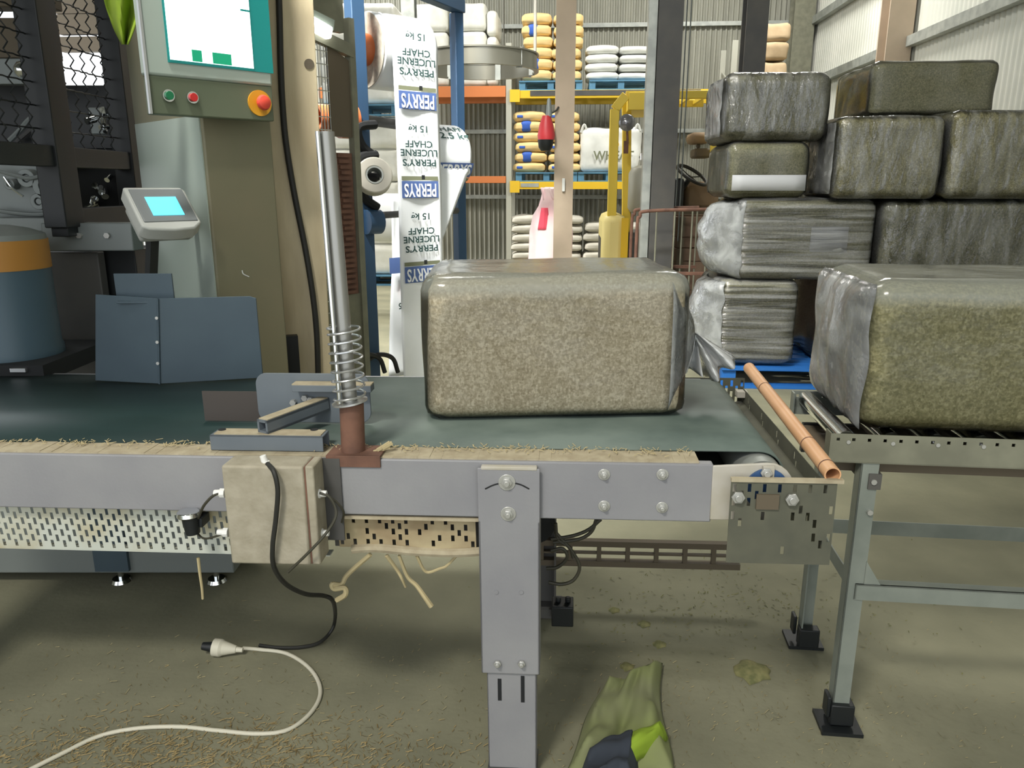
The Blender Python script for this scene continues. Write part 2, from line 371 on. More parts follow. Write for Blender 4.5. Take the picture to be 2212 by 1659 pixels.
def dup(root, mw, label=None, group=None):
    r = root.copy(); COL.objects.link(r); r.matrix_world = mw
    if label: r['label'] = label
    if group: r['group'] = group
    for ch in root.children:
        c = ch.copy(); COL.objects.link(c); c.parent = r
        for g in ch.children: d = g.copy(); COL.objects.link(d); d.parent = c
    return r
def rbox(L, Wd, Hh, r, seed=0, amp=0, fr=3, cuts=12, sag=0, inflate=0, pillow=0):
    """rounded block on z=0, centred in x and y, with a lumpy skin"""
    bm = bmesh.new(); bmesh.ops.create_cube(bm, size=1); bmesh.ops.subdivide_edges(bm, edges=bm.edges[:], cuts=cuts, use_grid_fill=True)
    mb = MB(); h = V((L / 2, Wd / 2, Hh / 2)); vs = []
    for v in bm.verts:
        p = V((v.co.x * L, v.co.y * Wd, v.co.z * Hh))
        q = V([max(-h[i] + r, min(h[i] - r, p[i])) for i in range(3)]); d = p - q
        if d.length > 1e-7: q = q + d.normalized() * r; nrm = d.normalized()
        else: nrm = V([p[i] / h[i] if abs(abs(p[i]) - h[i]) < 1e-5 else 0 for i in range(3)]).normalized()
        k = amp * NZ.noise(q * fr + V((seed * 7.3, seed * 3.1, 0))) + inflate
        if pillow:
            e = (1 - (2 * v.co.x) ** 4) * (1 - (2 * v.co.y) ** 4); q.z *= (1 - pillow) + pillow * e
        if nrm.z < -.5 : k = min(k, inflate) * .2
        vs.append(q + nrm * k + V((0, 0, Hh / 2)))
    bm.verts.index_update(); mb.add(vs, [tuple(v.index for v in f.verts) for f in bm.faces]); bm.free(); return mb
def xf(mb, m): mb.v = [m @ a for a in mb.v]; return mb

# ------------------------------------------------------------------ the shed
WX = 4.2; BY = 14.95; LX = -9.5; HT = 6.8
struct('floor', MB().grid(lambda a, b: (LX + (WX - LX) * a, -4.5 + (BY + 4.5) * b, 0), 8, 10), 'concrete')
def corr(f, L, H, pitch=.09, dep=.018, z0=0):
    mb = MB(); n = int(L / pitch * 6); vs = []; fs = []
    for i in range(n + 1):
        u = L * i / n; t = (u / pitch) % 1; d = dep if t < .34 else (-dep if .5 <= t < .84 else 0)
        vs += [f(u, d, z0), f(u, d, H)]
    return mb.add(vs, [(2 * i, 2 * i + 2, 2 * i + 3, 2 * i + 1) for i in range(n)])
WBX = S(262, 100, y=BY).x                                  # the back wall is open high up at the left, daylight behind it
struct('wall_back', corr(lambda u, d, z: (WBX + u, BY + d, z), WX - WBX, HT), 'wall_sheet')
struct('wall_backleft', corr(lambda u, d, z: (LX + u, BY + d, z), WBX - LX, 2.35), 'wall_sheet')
struct('wall_right', corr(lambda u, d, z: (WX + d, -4.5 + u, z), BY + 4.5, HT, .1, .012), 'wall_white')
mb = corr(lambda u, d, z: (LX + d, -4.5 + u, z), 9.0, HT)   # left wall with a tall open doorway
struct('wall_left', mb, 'wall_sheet')
struct('wall_lefttop', corr(lambda u, d, z: (LX + d, 4.5 + u, z), BY - 4.5, HT, z0=5.6), 'wall_sheet')
struct('ceiling', corr(lambda u, d, z: (LX + u, -4.5 if z < 1 else BY, HT + d), WX - LX, 2, .15, .02, 0), 'wall_sheet')
tn = [0]
def trim(mb, mt, F=SH, bev=0):
    tn[0] += 1; return struct('trim_%d' % tn[0], mb, mt, F=F, bev=bev)
# girts across the back wall and the two side walls
for z in (S(1050, 285, y=BY).z, S(1050, 425, y=BY).z, 4.15):
    trim(MB().box(WBX, WX, BY - .1, BY - .03, z - .035, z + .035), 'galv')
zg1 = S(1811, 156, x=WX - .05).z; zg2 = S(1745, 56, x=WX - .05).z
for z in (1.35, zg1, zg2, zg2 + 1.4):
    trim(MB().box(WX - .12, WX - .02, -4, BY - .2, z - .06, z + .06), 'galv')
zs = S(60, 180, y=BY).z
for z, h in ((S(190, 54, y=BY).z, .34), (S(190, 97, y=BY).z, .26), (S(190, 12, y=BY).z, .3)):   # rails across the open gable bay
    trim(MB().box(LX, WBX, BY - .1, BY + .05, z - h / 2, z + h / 2), 'panel_brown')
def column(name_label, px, y, wd, mt, depth=None, x=None):
    depth = depth or wd
    c = S(px, 300, y=y).x if x is None else x
    t = Thing('steel_column', name_label, 'column', (c, y, 0), SH)
    a, b = wd / 2, depth / 2
    t.part('web', MB().box(c - a * .12, c + a * .12, y - b, y + b, 0, HT - .05), mt)
    t.part('flange', MB().box(c - a, c + a, y - b - .012, y - b + .012, 0, HT - .05), mt)
    t.part('flange', MB().box(c - a, c + a, y + b - .012, y + b + .012, 0, HT - .05), mt)
    t.part('base_plate', MB().box(c - a - .06, c + a + .06, y - b - .06, y + b + .06, 0, .02), 'dark_steel')
    return t, c
tcol, cx = column('tan dusty steel column standing in front of the pallet racks', 1219, 7.0, .165, 'tan_steel')
mb = MB().box(cx - .012, cx + .012, 6.88, 6.9, S(1215, 398, y=6.9).z - .06, S(1215, 398, y=6.9).z + .05, None)
tcol.part('tape_scrap', mb, 'bag_white')
t2, c2 = column('dark grey steel column between the forklift lamp and its steering wheel', 1434, 7.0, .2, 'dark_steel')
t2.part('edge_channel', MB().box(c2 - .175, c2 - .105, 6.93, 7.05, 0, HT - .1), 'galv')
for px in (1467, 1476):
    p = S(px, 300, y=7.3); t2.part('hanging_cable', MB().tube([(p.x, 7.3, HT - .1), (p.x + .01, 7.3, 3), (p.x, 7.3, .9)], .006), 'plate_grey')
column('dark blue-grey steel column rising behind the left end of the bale stack', 1612, 8.0, .2, 'dark_steel')
ya = 4.0
while S(1936, 60, y=ya).x < WX - .2: ya += .02
column('light brown steel wall column beside the right corrugated wall', 0, ya, .3, 'tan_steel', .28, x=WX - .2)
column('olive grey steel column in the far right corner of the shed', 0, BY - .35, .35, 'galv_dusty', .3, x=WX - .25)
column('pale steel post behind the white wrapped packs on the left racking', 892, 12.4, .2, 'galv')

# ------------------------------------------------------------------ belt conveyor
t = Thing('belt_conveyor', 'grey belt conveyor with green belt carrying the middle bale', 'conveyor', (0, .35, -.809), CV)
UL = -1.75; UR = .445; BV0, BV1 = .075, .735
HB = .135
beam = t.part('side_beam', MB().box(UL, UR, 0, .028, -HB, 0), 'paint_grey', bev=.003)
t.part('side_beam', MB().box(UL, UR + .1, BV1 + .01, BV1 + .04, -HB, 0), 'paint_grey', bev=.003)
mb = MB()
for px in range(-500, 1500, 26):   # dusty ledge between beam and belt, a little uneven
    a = C(px, 985, z=0).x; b = C(px + 26, 985, z=0).x
    h = .0035 + .003 * NZ.noise(V((px * .013, 0, 0)))
    mb.box(a, b + .001, .008, BV0 + .004, -.004, h)
t.part('dusty_ledge', mb, 'dust')
rc = C(1655, 1045, y=0); rr = .058; rcz = -.052
belt = MB()
th = [(UL, .004), (UR, .005)]
prof = [(UL, .004), (UL * .5, .004), (0, .005), (rc.x, .006)] + [(rc.x + rr * sin(a), rcz + rr * cos(a)) for a in [pi * k / 14 for k in range(1, 14)]] + [(rc.x, rcz - rr), (0, rcz - rr), (UL, rcz - rr)]
poly = [(x, BV0, z) for x, z in prof]; belt.add([V(p) for p in poly] + [V(p) + V((0, BV1 - BV0, 0)) for p in poly], [(i, i + 1, i + 1 + len(poly), i + len(poly)) for i in range(len(poly) - 1)])
t.part('belt', belt, 'belt', thick=.004, angle=50)
t.part('end_roller', MB().cyl((rc.x, .03, rcz), (rc.x, BV1 - .01, rcz), rr - .006, n=28), 'galv')
# light end bracket with its rounded nose
e0 = C(1537, 1060, y=-.002).x
pl = [(e0, -.003, -.128), (e0, -.003, -.002), (rc.x, -.003, rcz + rr)] + [(rc.x + (rr + .001) * sin(a), -.003, rcz + (rr + .001) * cos(a)) for a in [pi * k / 12 for k in range(1, 8)]] + [(rc.x + .02, -.003, -.128)]
eb = t.part('end_bracket', MB().prism(pl, (0, .008, 0)), 'dusty_white', bev=.002)
hub = t.part('hub_cap', MB().cyl((rc.x, -.009, rcz), (rc.x, -.002, rcz), rr - .011, n=32), 'blue_hub', label='blue round roller hub cap')
def bolt(px, py, y, r, par, washer=1.5):
    p = C(px, py, y=y); mb = MB()
    if washer: mb.cyl((p.x, y - .002, p.z), (p.x, y + .002, p.z), r * washer, n=18)
    mb.cyl((p.x, y - .008, p.z), (p.x, y - .001, p.z), r, r, n=6); mb.cyl((p.x, y - .014, p.z), (p.x, y - .007, p.z), r * .55, n=10)
    t.part('bolt', mb, 'bolt', parent=par, bev=.001)
bolt(1655, 1021, -.009, .013, hub, 0)
t.part('bearing_bar', MB().box(rc.x - .012, rc.x + .012, -.013, -.004, rcz + .02, rcz + rr - .004), 'dusty_white', parent=hub)
for px, py in ((1305, 1025), (1431, 1025), (1305, 1093), (1430, 1096)): bolt(px, py, 0, .009, beam)
# near leg: telescoping sleeve over a lower channel
l0, l1 = C(1033, 1100, y=-.014).x, C(1166, 1100, y=-.014).x
zt, zb = C(1100, 1012, y=-.014).z, C(1100, 1455, y=-.014).z
leg = t.part('leg', MB().box(l0, l1, -.016, -.010, zb, zt).box(l0, l0 + .006, -.016, .06, zb, -HB).box(l1 - .006, l1, -.016, .06, zb, -HB).box(l0, l1, .058, .064, zb, -HB), 'paint_grey', bev=.002)
t.part('top_lip', MB().box(l0 + .008, l1 - .006, -.017, .0, zt - .004, zt + .004), 'dusty_white', parent=leg, bev=.002)
lo = t.part('leg_extension', MB().box(l0 + .012, l1 - .008, -.009, -.004, -.795, zb + .1).box(l0 + .012, l0 + .017, -.009, .05, -.795, zb + .1).box(l1 - .013, l1 - .008, -.009, .05, -.795, zb + .1), 'paint_grey', bev=.002)
t.part('foot_plate', MB().box(l0 + .01, l1 - .006, -.012, .06, -.805, -.793), 'dark_steel', parent=lo)
for a, b0, b1 in ((1079, 1466, 1513), (1129, 1460, 1517)):
    p, q = C(a, b0, y=-.009), C(a, b1, y=-.009)
    t.part('slot', MB().box(p.x - .0045, p.x + .0045, -.0096, -.0085, q.z, p.z), 'black_soft', parent=lo, label='black adjustment slot')
bolt(1095, 1042, -.016, .012, leg, 1.6); bolt(1098, 1110, -.016, .011, leg, 1.6)
bolt(1075, 1432, -.016, .009, leg, 0); bolt(1127, 1432, -.016, .009, leg, 0)
for px in (1072, 1126):
    p = C(px, 1279, y=-.016); t.part('dimple', MB().cyl((p.x, -.018, p.z), (p.x, -.0155, p.z), .005, n=12), 'paint_grey', parent=leg)
arc = [C(1048, 1056, y=-.0165), C(1068, 1047, y=-.0165), C(1095, 1042, y=-.0165), C(1122, 1046, y=-.0165), C(1143, 1056, y=-.0165)]
t.part('arc_slot', MB().tube(arc, .0016, 6), 'black_soft', parent=leg)
for u in (C(1201, 1300, y=BV1 + .042).x - (l1 - l0),):
    lw = l1 - l0
    far = t.part('leg', MB().box(u, u + lw, BV1 + .042, BV1 + .05, -.795, -.02).box(u, u + .006, BV1 - .02, BV1 + .05, -.795, -.14).box(u + lw - .006, u + lw, BV1 - .02, BV1 + .05, -.795, -.14), 'dark_steel')  # far leg coloured dark, its shade is put into the colour
    t.part('foot_plate', MB().box(u - .02, u + lw + .02, BV1 - .05, BV1 + .08, -.805, -.793), 'dark_steel', parent=far)
nl = t.part('leg', MB().box(-1.72, -1.6, -.016, -.01, -.795, 0).box(-1.72, -1.714, -.016, .06, -.795, -HB), 'paint_grey')
# perforated guards under the belt
A = V((UL, .03, -HB - .004)); ev = V((0, .012, -.118)).normalized()
u0 = UL; u1 = C(705, 1150, y=.03).x; pu, pv = .0155, .0305
t.part('perforated_guard', MB().perf(A, (1, 0, 0), ev, int((u1 - u0) / pu), 4, pu, pv, .0075, .019), 'perf_white', thick=.0015)
gz = A + ev * .122
mb = MB().box(u0, u1, gz.y, gz.y + .03, gz.z - .003, gz.z); t.part('guard_lip', mb, 'perf_white')
B0 = C(728, 1127, y=.03).x; nB = int((l0 - B0 - .004) / .0155)
rnd = random.Random(4); blocked = {(i, j) for i in range(80) for j in range(4) if rnd.random() < .38}
ev2 = V((0, .008, -.1)).normalized()
t.part('perforated_guard', MB().perf(V((B0, .03, -HB - .012)), (1, 0, 0), ev2, nB, 3, .0155, .029, .008, .016, skip=lambda i, j: (i, j) in blocked), 'perf_tan', thick=.0015, label='tan dust-caked perforated guard strip')
t.part('shade_backing', MB().box(B0 - .02, l0 + .02, .066, .07, -HB - .112, -HB - .014), 'dark_steel')  # dark sheet added behind the guard so its holes look shaded
p0 = V((B0 + .03, .035, -HB - .1)); mb = MB()
mb.tube([p0 + V((L_, .002 * sin(L_ * 40), -.004 + .004 * sin(L_ * 23))) for L_ in [(l0 - B0 - .03) * k / 12 for k in range(13)]], .011, 8, 3)
t.part('dust_roll', mb, 'dust')
t.part('guard_rail', MB().box(B0 - .015, l0, .0, .03, -HB - .011, -HB - .004), 'dust')
# the end guard: perforated tray round the nose of the belt
g0, g1 = C(1574, 1120, y=-.03).x, C(1814, 1120, y=-.03).x; gt, gb = C(1700, 1040, y=-.03).z, C(1700, 1218, y=-.03).z
npu_ = int((g1 - g0) / .0158); rnd = random.Random(9); shut = {(i, j) for i in range(60) for j in range(8) if not (i < 5 and j > 3) and rnd.random() < .86 and j < 5 and not (i > npu_ - 4 and j == 1)}
npu = int((g1 - g0) / .0158)
eg = t.part('end_guard', MB().perf((g0, -.03, gb), (1, 0, 0), (0, 0, 1), npu, 6, .0158, (gt - gb) / 6, .0075, .019, skip=lambda i, j: (i, j) in shut), 'perf_grey', thick=.0015, label='dusty grey perforated end guard')
t.part('guard_edge', MB().box(g0, g1, -.034, -.022, gt - .002, gt + .006), 'dust', parent=eg)
t.part('guard_tongue', MB().box(C(1633, 1090, y=-.034).x, C(1682, 1090, y=-.034).x, -.036, -.031, C(1650, 1100, y=-.034).z, C(1650, 1068, y=-.034).z), 'panel_brown', parent=eg)
bolt(1594, 1073, -.032, .0145, eg, 0); bolt(1710, 1078, -.032, .0145, eg, 0)
gx = g1 - .03
t.part('end_guard', MB().perf((gx, -.02, gb), (0, 1, 0), (0, 0, 1), 50, 5, .0164, (gt - gb - .01) / 5, .0075, .019, skip=lambda i, j: (i * 7 + j * 3) % 5 > 0), 'perf_grey', thick=.0015)
t.part('end_guard', MB().perf((gx - .2, .8, gb), (1, 0, 0), (0, 0, 1), 13, 6, .0158, (gt + .02 - gb) / 6, .008, .02), 'perf_grey', thick=.0015)
t.part('guard_ledge', MB().grid(lambda a, b: (rc.x + rr + .008 + (gx - rc.x - rr - .008) * a, -.02 + .82 * b, rcz - .03 - .035 * (1 - a) ** 2 + .006 * a), 6, 12), 'perf_grey', thick=.0015)
p = C(1605, 850, y=.77); t.part('far_bracket', MB().box(p.x - .02, p.x + .012, .755, .79, p.z - .01, p.z + .008), 'dusty_white')
# lower ladder frame between the far legs
zl = C(1200, 1172, y=.76).z; zk = C(1200, 1212, y=.76).z; ux = C(1600, 1190, y=.76).x
lad = t.part('lower_frame', MB().box(-.02, ux, .75, .775, zl - .008, zl + .012).box(-.02, ux, .75, .775, zk - .012, zk + .008).box(-.02, ux, .755, .77, (zl + zk) / 2 - .003, (zl + zk) / 2 + .003), 'panel_brown')
for k in range(7):
    u = C(1170 + 62 * k, 1190, y=.76).x; t.part('rung', MB().box(u - .007, u + .007, .752, .773, zk, zl), 'panel_brown', parent=lad)
# drive motor and cables hanging behind the near leg
mo = t.part('drive_motor', MB().cyl((l1 - .03, .25, -.26), (l1 - .03, .55, -.26), .062, n=20).cyl((l1 - .03, .24, -.26), (l1 - .03, .252, -.26), .05, n=20).box(l1 - .075, l1 + .02, .3, .42, -.21, -HB), 'black_paint')
t.part('motor_mount', MB().box(l1 - .08, l1 - .02, .2, .5, -.46, -.31), 'dark_steel', parent=mo)
for pts in ([(1190, 1165), (1235, 1158), (1270, 1145), (1298, 1122)], [(1195, 1172), (1250, 1165), (1278, 1148), (1288, 1122)], [(1200, 1150), (1235, 1190), (1252, 1225), (1240, 1252), (1215, 1262), (1185, 1258)], [(1190, 1190), (1215, 1185), (1225, 1205), (1205, 1225), (1180, 1228)], [(1200, 1130), (1205, 1165), (1230, 1182), (1238, 1205)]):
    t.part('motor_cable', MB().tube([C(a, b, y=.16) for a, b in pts], .0045, 7), 'cable_dark', parent=mo)
p = C(1215, 1325, y=.3); t.part('switch_box', MB().box(p.x - .03, p.x + .03, .28, .34, p.z - .03, p.z + .03).cyl((p.x + .015, .31, p.z + .03), (p.x + .015, .31, p.z + .045), .008).cyl((p.x - .012, .31, p.z + .03), (p.x - .012, .31, p.z + .042), .008), 'black_paint', parent=mo, bev=.003)
t.part('switch_bracket', MB().box(l1 - .02, p.x + .02, .3, .315, p.z - .01, p.z + .01), 'dark_steel', parent=mo)

# cream junction box on the front of the beam
bx0, bx1, bz0, bz1 = C(487, 1100, y=-.075).x, C(661, 1100, y=-.075).x, C(580, 1220, y=-.075).z, C(580, 1008, y=-.075).z
t = Thing('junction_box', 'dusty cream junction box fixed to the front of the conveyor beam', 'junction box', ((bx0 + bx1) / 2, -.03, bz0), CV)
t.part('body', MB().box(bx0, bx1, -.075, -.002, bz0, bz1), 'box_cream', bev=.005)
t.part('lid', MB().box(bx1 + .003, C(684, 1100, y=-.07).x, -.072, -.006, bz0 + .001, bz1 + .001), 'box_cream', bev=.004)
t.part('seal', MB().box(bx1, bx1 + .0035, -.07, -.006, bz0 + .003, bz1 - .002), 'rust')
t.part('back_plate', MB().box(bx1 + .01, bx1 + .06, -.006, -.001, bz0 + .03, bz1 - .005), 'dark_steel')
def gland(px, py, d):
    p = C(px, py, y=-.045); d = V(d)
    t.part('cable_gland', MB().cyl(p, p + d * .012, .011, n=8).cyl(p + d * .01, p + d * .026, .008, .007, n=12), 'gland', bev=.001)
gland(576, 1008, (-.25, 0, 1)); gland(487, 1065, (-1, 0, 0)); gland(494, 1150, (-1, 0, 0)); gland(681, 1066, (1, 0, 0)); gland(686, 1151, (1, 0, 0))
t.part('thin_cable', MB().tube([C(483, 1064, y=-.05), C(462, 1070, y=-.05), C(442, 1090, y=-.045), C(431, 1112, y=-.03), C(424, 1130, y=-.005)], .0032), 'cable_dark')
t.part('thin_cable', MB().tube([C(488, 1150, y=-.05), C(462, 1160, y=-.045), C(440, 1163, y=-.02), C(424, 1150, y=-.005)], .0025), 'cable_dark')
t.part('thin_cable', MB().tube([C(690, 1065, y=-.05), C(710, 1072, y=-.05), C(724, 1095, y=-.05), C(724, 1120, y=-.06), C(702, 1155, y=-.085), C(665, 1195, y=-.095), C(622, 1236, y=-.09)], .0034), 'cable_dark')
t.part('thin_cable', MB().tube([C(694, 1066, y=-.045), C(722, 1080, y=-.04), C(742, 1105, y=-.03), C(738, 1128, y=-.01)], .0025), 'cable_dark')
pts = [C(578, 1002, y=-.06), C(592, 1020, y=-.088), C(600, 1060, y=-.092), C(596, 1120, y=-.09), C(589, 1180, y=-.09), C(592, 1225, y=-.08), C(618, 1262, y=-.05), C(660, 1283, y=0), C(700, 1287, y=.06), C(720, 1300, y=.12)] + [CV.inverted() @ W(a, b, z=c) for a, b, c in ((724, 1335, .1), (716, 1362, .03), (690, 1388, .012), (650, 1398, .009), (600, 1399, .009), (560, 1394, .009))]
t.part('main_cable', MB().tube(pts, .0056, 8), 'rubber', label='thick black cable over the box front')

# prox sensor under the beam
p = C(402, 1113, y=-.03)
t = Thing('round_sensor', 'round chrome-topped sensor clamped under the left conveyor beam', 'sensor', (p.x, -.02, p.z - .05), CV)
t.part('cap', MB().cyl((p.x, -.02, p.z - .006), (p.x, -.02, p.z + .006), .026, .024, n=24), 'chrome', bev=.002)
t.part('body', MB().cyl((p.x + .006, -.02, p.z - .05), (p.x + .004, -.02, p.z - .006), .016, .02, n=18).box(p.x + .0, p.x + .03, -.02, .02, p.z - .035, p.z - .012), 'black_paint', bev=.002)

# grey side guide on the belt edge
q0, q1 = C(453, 950, y=.03).x, C(697, 950, y=.03).x; zt_, zb_ = C(580, 942, y=.03).z, C(580, 979, y=.03).z
t = Thing('side_guide', 'grey steel side guide bolted on the conveyor edge, left of the spring post', 'guide', ((q0 + q1) / 2, .06, .0), CV)
vb = C(470, 926, z=zt_).y
base = t.part('base_channel', MB().box(q0, q1, .03, .034, max(zb_, .005), zt_).box(q0, q1, .03, vb, zt_ - .004, zt_).box(q0, q1, vb - .004, vb, max(zb_, .005), zt_), 'slate', bev=.0015)
t.part('dust_layer', MB().box(q0 + .008, q1 - .006, .036, vb - .002, zt_, zt_ + .002), 'dust', parent=base)
for px in (480, 679):
    pp = C(px, 930, z=zt_); t.part('slot', MB().cyl((pp.x, pp.y, zt_ + .0015), (pp.x, pp.y, zt_ + .0032), .009, n=14), 'black_soft', parent=base)
gp = .23
a0 = V((C(567, 922, y=.045).x, .045, C(567, 922, y=.045).z)); a1 = C(700, 872, y=gp); a1.z -= .0
d = (a1 - a0).normalized(); sd = d.cross(V((0, 0, 1))).normalized(); up = sd.cross(d)
arm = MB(); s_ = .016; wl = .003
for ox, oz, wx, wz in ((-s_ + wl, 0, wl, s_), (s_ - wl, 0, wl, s_), (0, s_ - wl, s_, wl), (0, -s_ + wl, s_, wl)):
    m = M((sd, d, up)).transposed().to_4x4(); m.translation = a0 + sd * ox + up * oz; arm.box(-wx, wx, 0, (a1 - a0).length, -wz, wz, m)
ar = t.part('arm', arm, 'slate')
t.part('dust_layer', MB().bar(a0 + up * (s_ + .001) + d * .004, a1 + up * (s_ + .001), .028, .002), 'dust', parent=ar)
def rr_poly(x0, x1, z0, z1, r, y, n=6):
    o = []
    for cx_, cz_, st in ((x1 - r, z1 - r, 0), (x0 + r, z1 - r, 90), (x0 + r, z0 + r, 180), (x1 - r, z0 + r, 270)):
        for k in range(n + 1): a = R(st + 90 * k / n); o.append((cx_ + r * cos(a), y, cz_ + r * sin(a)))
    return o
px0, px1 = C(556, 870, y=gp).x, C(800, 870, y=gp).x; pz1 = C(660, 807, y=gp).z
gpl = t.part('guide_plate', MB().prism(rr_poly(px0, px1, .012, pz1, .028, gp), (0, .006, 0)), 'slate', bev=.001)
fz0, fz1 = C(700, 846, y=gp - .03).z, C(700, 832, y=gp - .03).z
t.part('flat_bar', MB().box(C(632, 840, y=gp - .03).x, C(802, 840, y=gp - .03).x, gp - .035, gp, fz0, fz1), 'slate', parent=gpl, bev=.001)
t.part('dust_layer', MB().box(C(632, 840, y=gp - .03).x, C(802, 840, y=gp - .03).x, gp - .034, gp - .002, fz1, fz1 + .003), 'dust', parent=gpl)
for px, py in ((635, 868), (672, 862), (660, 858)):
    pp = C(px, py, y=gp); t.part('bolt', MB().cyl((pp.x, gp - .012, pp.z), (pp.x, gp, pp.z), .008, n=6), 'bolt', parent=gpl)


t.part('shade_sheet', MB().box(C(442, 890, y=gp + .01).x, px0 + .02, gp + .007, gp + .011, .011, C(500, 845, y=gp + .01).z), 'shade_brown', label='dark brown sheet standing in for shade and reflection behind the guide')  # dark sheet put where only shade and reflection lie on the belt
# rusted post with spring and bright rod
bp = C(764, 985, y=.035); tp = C(760, 880, y=.035); wz = C(756, 866, y=.035)
t = Thing('spring_post', 'bright steel rod in a coil spring on a rusty brown tube', 'spring post', (bp.x, .035, 0), CV)
t.part('base_plate', MB().box(C(705, 990, y=0).x, C(822, 990, y=0).x, -.004, .07, .004, .009).box(C(705, 990, y=0).x, C(822, 990, y=0).x, -.005, 0, -.018, .009), 'rust', bev=.001)
t.part('tube', MB().cyl((bp.x, .035, .008), (tp.x, .035, wz.z - .004), .027, n=24), 'rust')
t.part('washer', MB().cyl((wz.x, .035, wz.z - .004), (wz.x - .0006, .035, wz.z), .04, n=28), 'steel_bright')
rt = C(705, 285, y=.06)
dirr = (rt - V((wz.x, .035, wz.z))).normalized(); xa = dirr.cross(V((0, 1, 0))).normalized(); ya_ = dirr.cross(xa)
t.part('rod', MB().cyl(V((wz.x, .035, wz.z)), rt, .0165, n=24), 'steel_dull')
t.part('highlight_rod', MB().cyl(V((wz.x - .017, .012, wz.z)), rt + V((-.012, -.022, 0)), .005, n=14), 'chrome')  # thin chrome line added as the highlight along the thicker tube
sp = []; turns = 8.2; Ls = (C(735, 702, y=.035).z - wz.z)
for k in range(int(turns * 20)):
    f = k / (turns * 20); g = f if f < .93 else .93 + (f - .93) * .2
    a = 2 * pi * turns * f; c = V((wz.x, .035, wz.z + .004)) + dirr * (Ls * g); sp.append(c + (xa * cos(a) + ya_ * sin(a)) * .035)
t.part('spring', MB().tube(sp, .0026, 7, 1), 'steel_bright')
mb = MB()
for k, (px, py, l, an) in enumerate(((800, 984, .05, .5), (815, 978, .045, .9), (790, 990, .03, .2), (720, 982, .03, -.3), (826, 974, .03, .8))):
    pp = C(px, py, y=.03); mb.bar(pp + V((0, 0, .006)), pp + V((l * cos(an), .01, l * sin(an) * .4 + .008)), .009, .006)
solo('straw_clump', 'tan clump of loose straw at the foot of the rusty spring post', 'straw', mb, 'straw', C(810, 984, y=.03), CV, stuff=True)

# orange pipe along the end of the conveyor
n_, f_ = C(1799, 1026, y=-.025), C(1618, 795, y=.8); d = (f_ - n_)
t = Thing('orange_pipe', 'long pale orange plastic pipe lying along the end of the conveyor', 'pipe', n_, CV)
t.part('pipe_wall', MB().ring(n_, f_, .0175, .0145, 28), 'pipe_orange')
for f in (.05, .215, .74):
    t.part('band', MB().ring(n_ + d * (f - .002), n_ + d * (f + .002), .0182, .0172, 28), 'rust')

# loose twine hanging off the guard
def strand(name, label, pts, r, y, r2=None, mt='straw'):
    P_ = [C(a, b, y=y + dy) for a, b, dy in pts]; solo(name, label, 'twine', MB().tube(P_, r, 7, r2=r2), mt, P_[0], CV)
strand('frayed_twine', 'frayed knot of dusty twine hanging left of the others under the guard', [(800, 1198, .035), (752, 1240, .05), (738, 1262, .04), (718, 1262, .03), (722, 1272, .03), (744, 1270, .03), (746, 1284, .03), (728, 1296, .04)], .0055, 0, .007)
strand('frayed_twine', 'dusty twine end slanting down in the middle under the tan guard', [(835, 1200, .035), (858, 1232, .05), (868, 1250, .05), (876, 1268, .06)], .005, 0, .003)
strand('frayed_twine', 'longest dusty twine end slanting down toward the near leg', [(862, 1200, .035), (880, 1245, .05), (900, 1265, .05), (918, 1290, .04), (932, 1310, .04)], .004, 0, .0065)
strand('frayed_twine', 'short dusty twine scrap pointing right under the tan guard', [(900, 1200, .035), (920, 1235, .05), (950, 1228, .05), (965, 1222, .05), (985, 1202, .05)], .004, 0, .003)
strand('hanging_straw', 'single pale straw stem hanging under the left perforated guard', [(428, 1205, .06), (432, 1240, .06), (436, 1268, .06), (438, 1294, .06)], .004, 0, .003)

# ------------------------------------------------------------------ bales
def bale(name, label, F, loc, L, D, Hh, r, seed, core, skin, yaw=0, wrap_amp=.004, group=None, fr=6, pillow=0, roll=0):
    t = Thing(name, label, 'bale', loc, F, group)
    m = M.Translation(loc) @ M.Rotation(R(yaw), 4, 'Z') @ M.Rotation(R(roll), 4, 'Y')
    t.part('chaff_block', xf(rbox(L, D, Hh, r, seed, .012, 3, 12, pillow=pillow), m), core, angle=80)
    if skin: t.part('plastic_film', xf(rbox(L + .006, D + .006, Hh + .003, r, seed + 50, wrap_amp, fr, 20, inflate=.007, pillow=pillow), m), skin, angle=80)
    return t, m
b0, b1 = C(906, 908, z=.008), C(1457, 898, z=.008)
L0 = b1.x - b0.x; D0 = .44; H0 = C(1150, 592, y=(b0.y + b1.y) / 2 + .06).z - .008
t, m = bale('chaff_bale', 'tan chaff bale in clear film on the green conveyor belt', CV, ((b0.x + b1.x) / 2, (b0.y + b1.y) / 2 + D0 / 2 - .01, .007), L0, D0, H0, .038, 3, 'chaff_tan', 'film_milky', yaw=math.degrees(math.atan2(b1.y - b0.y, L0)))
ML = t.loc; hx = L0 / 2
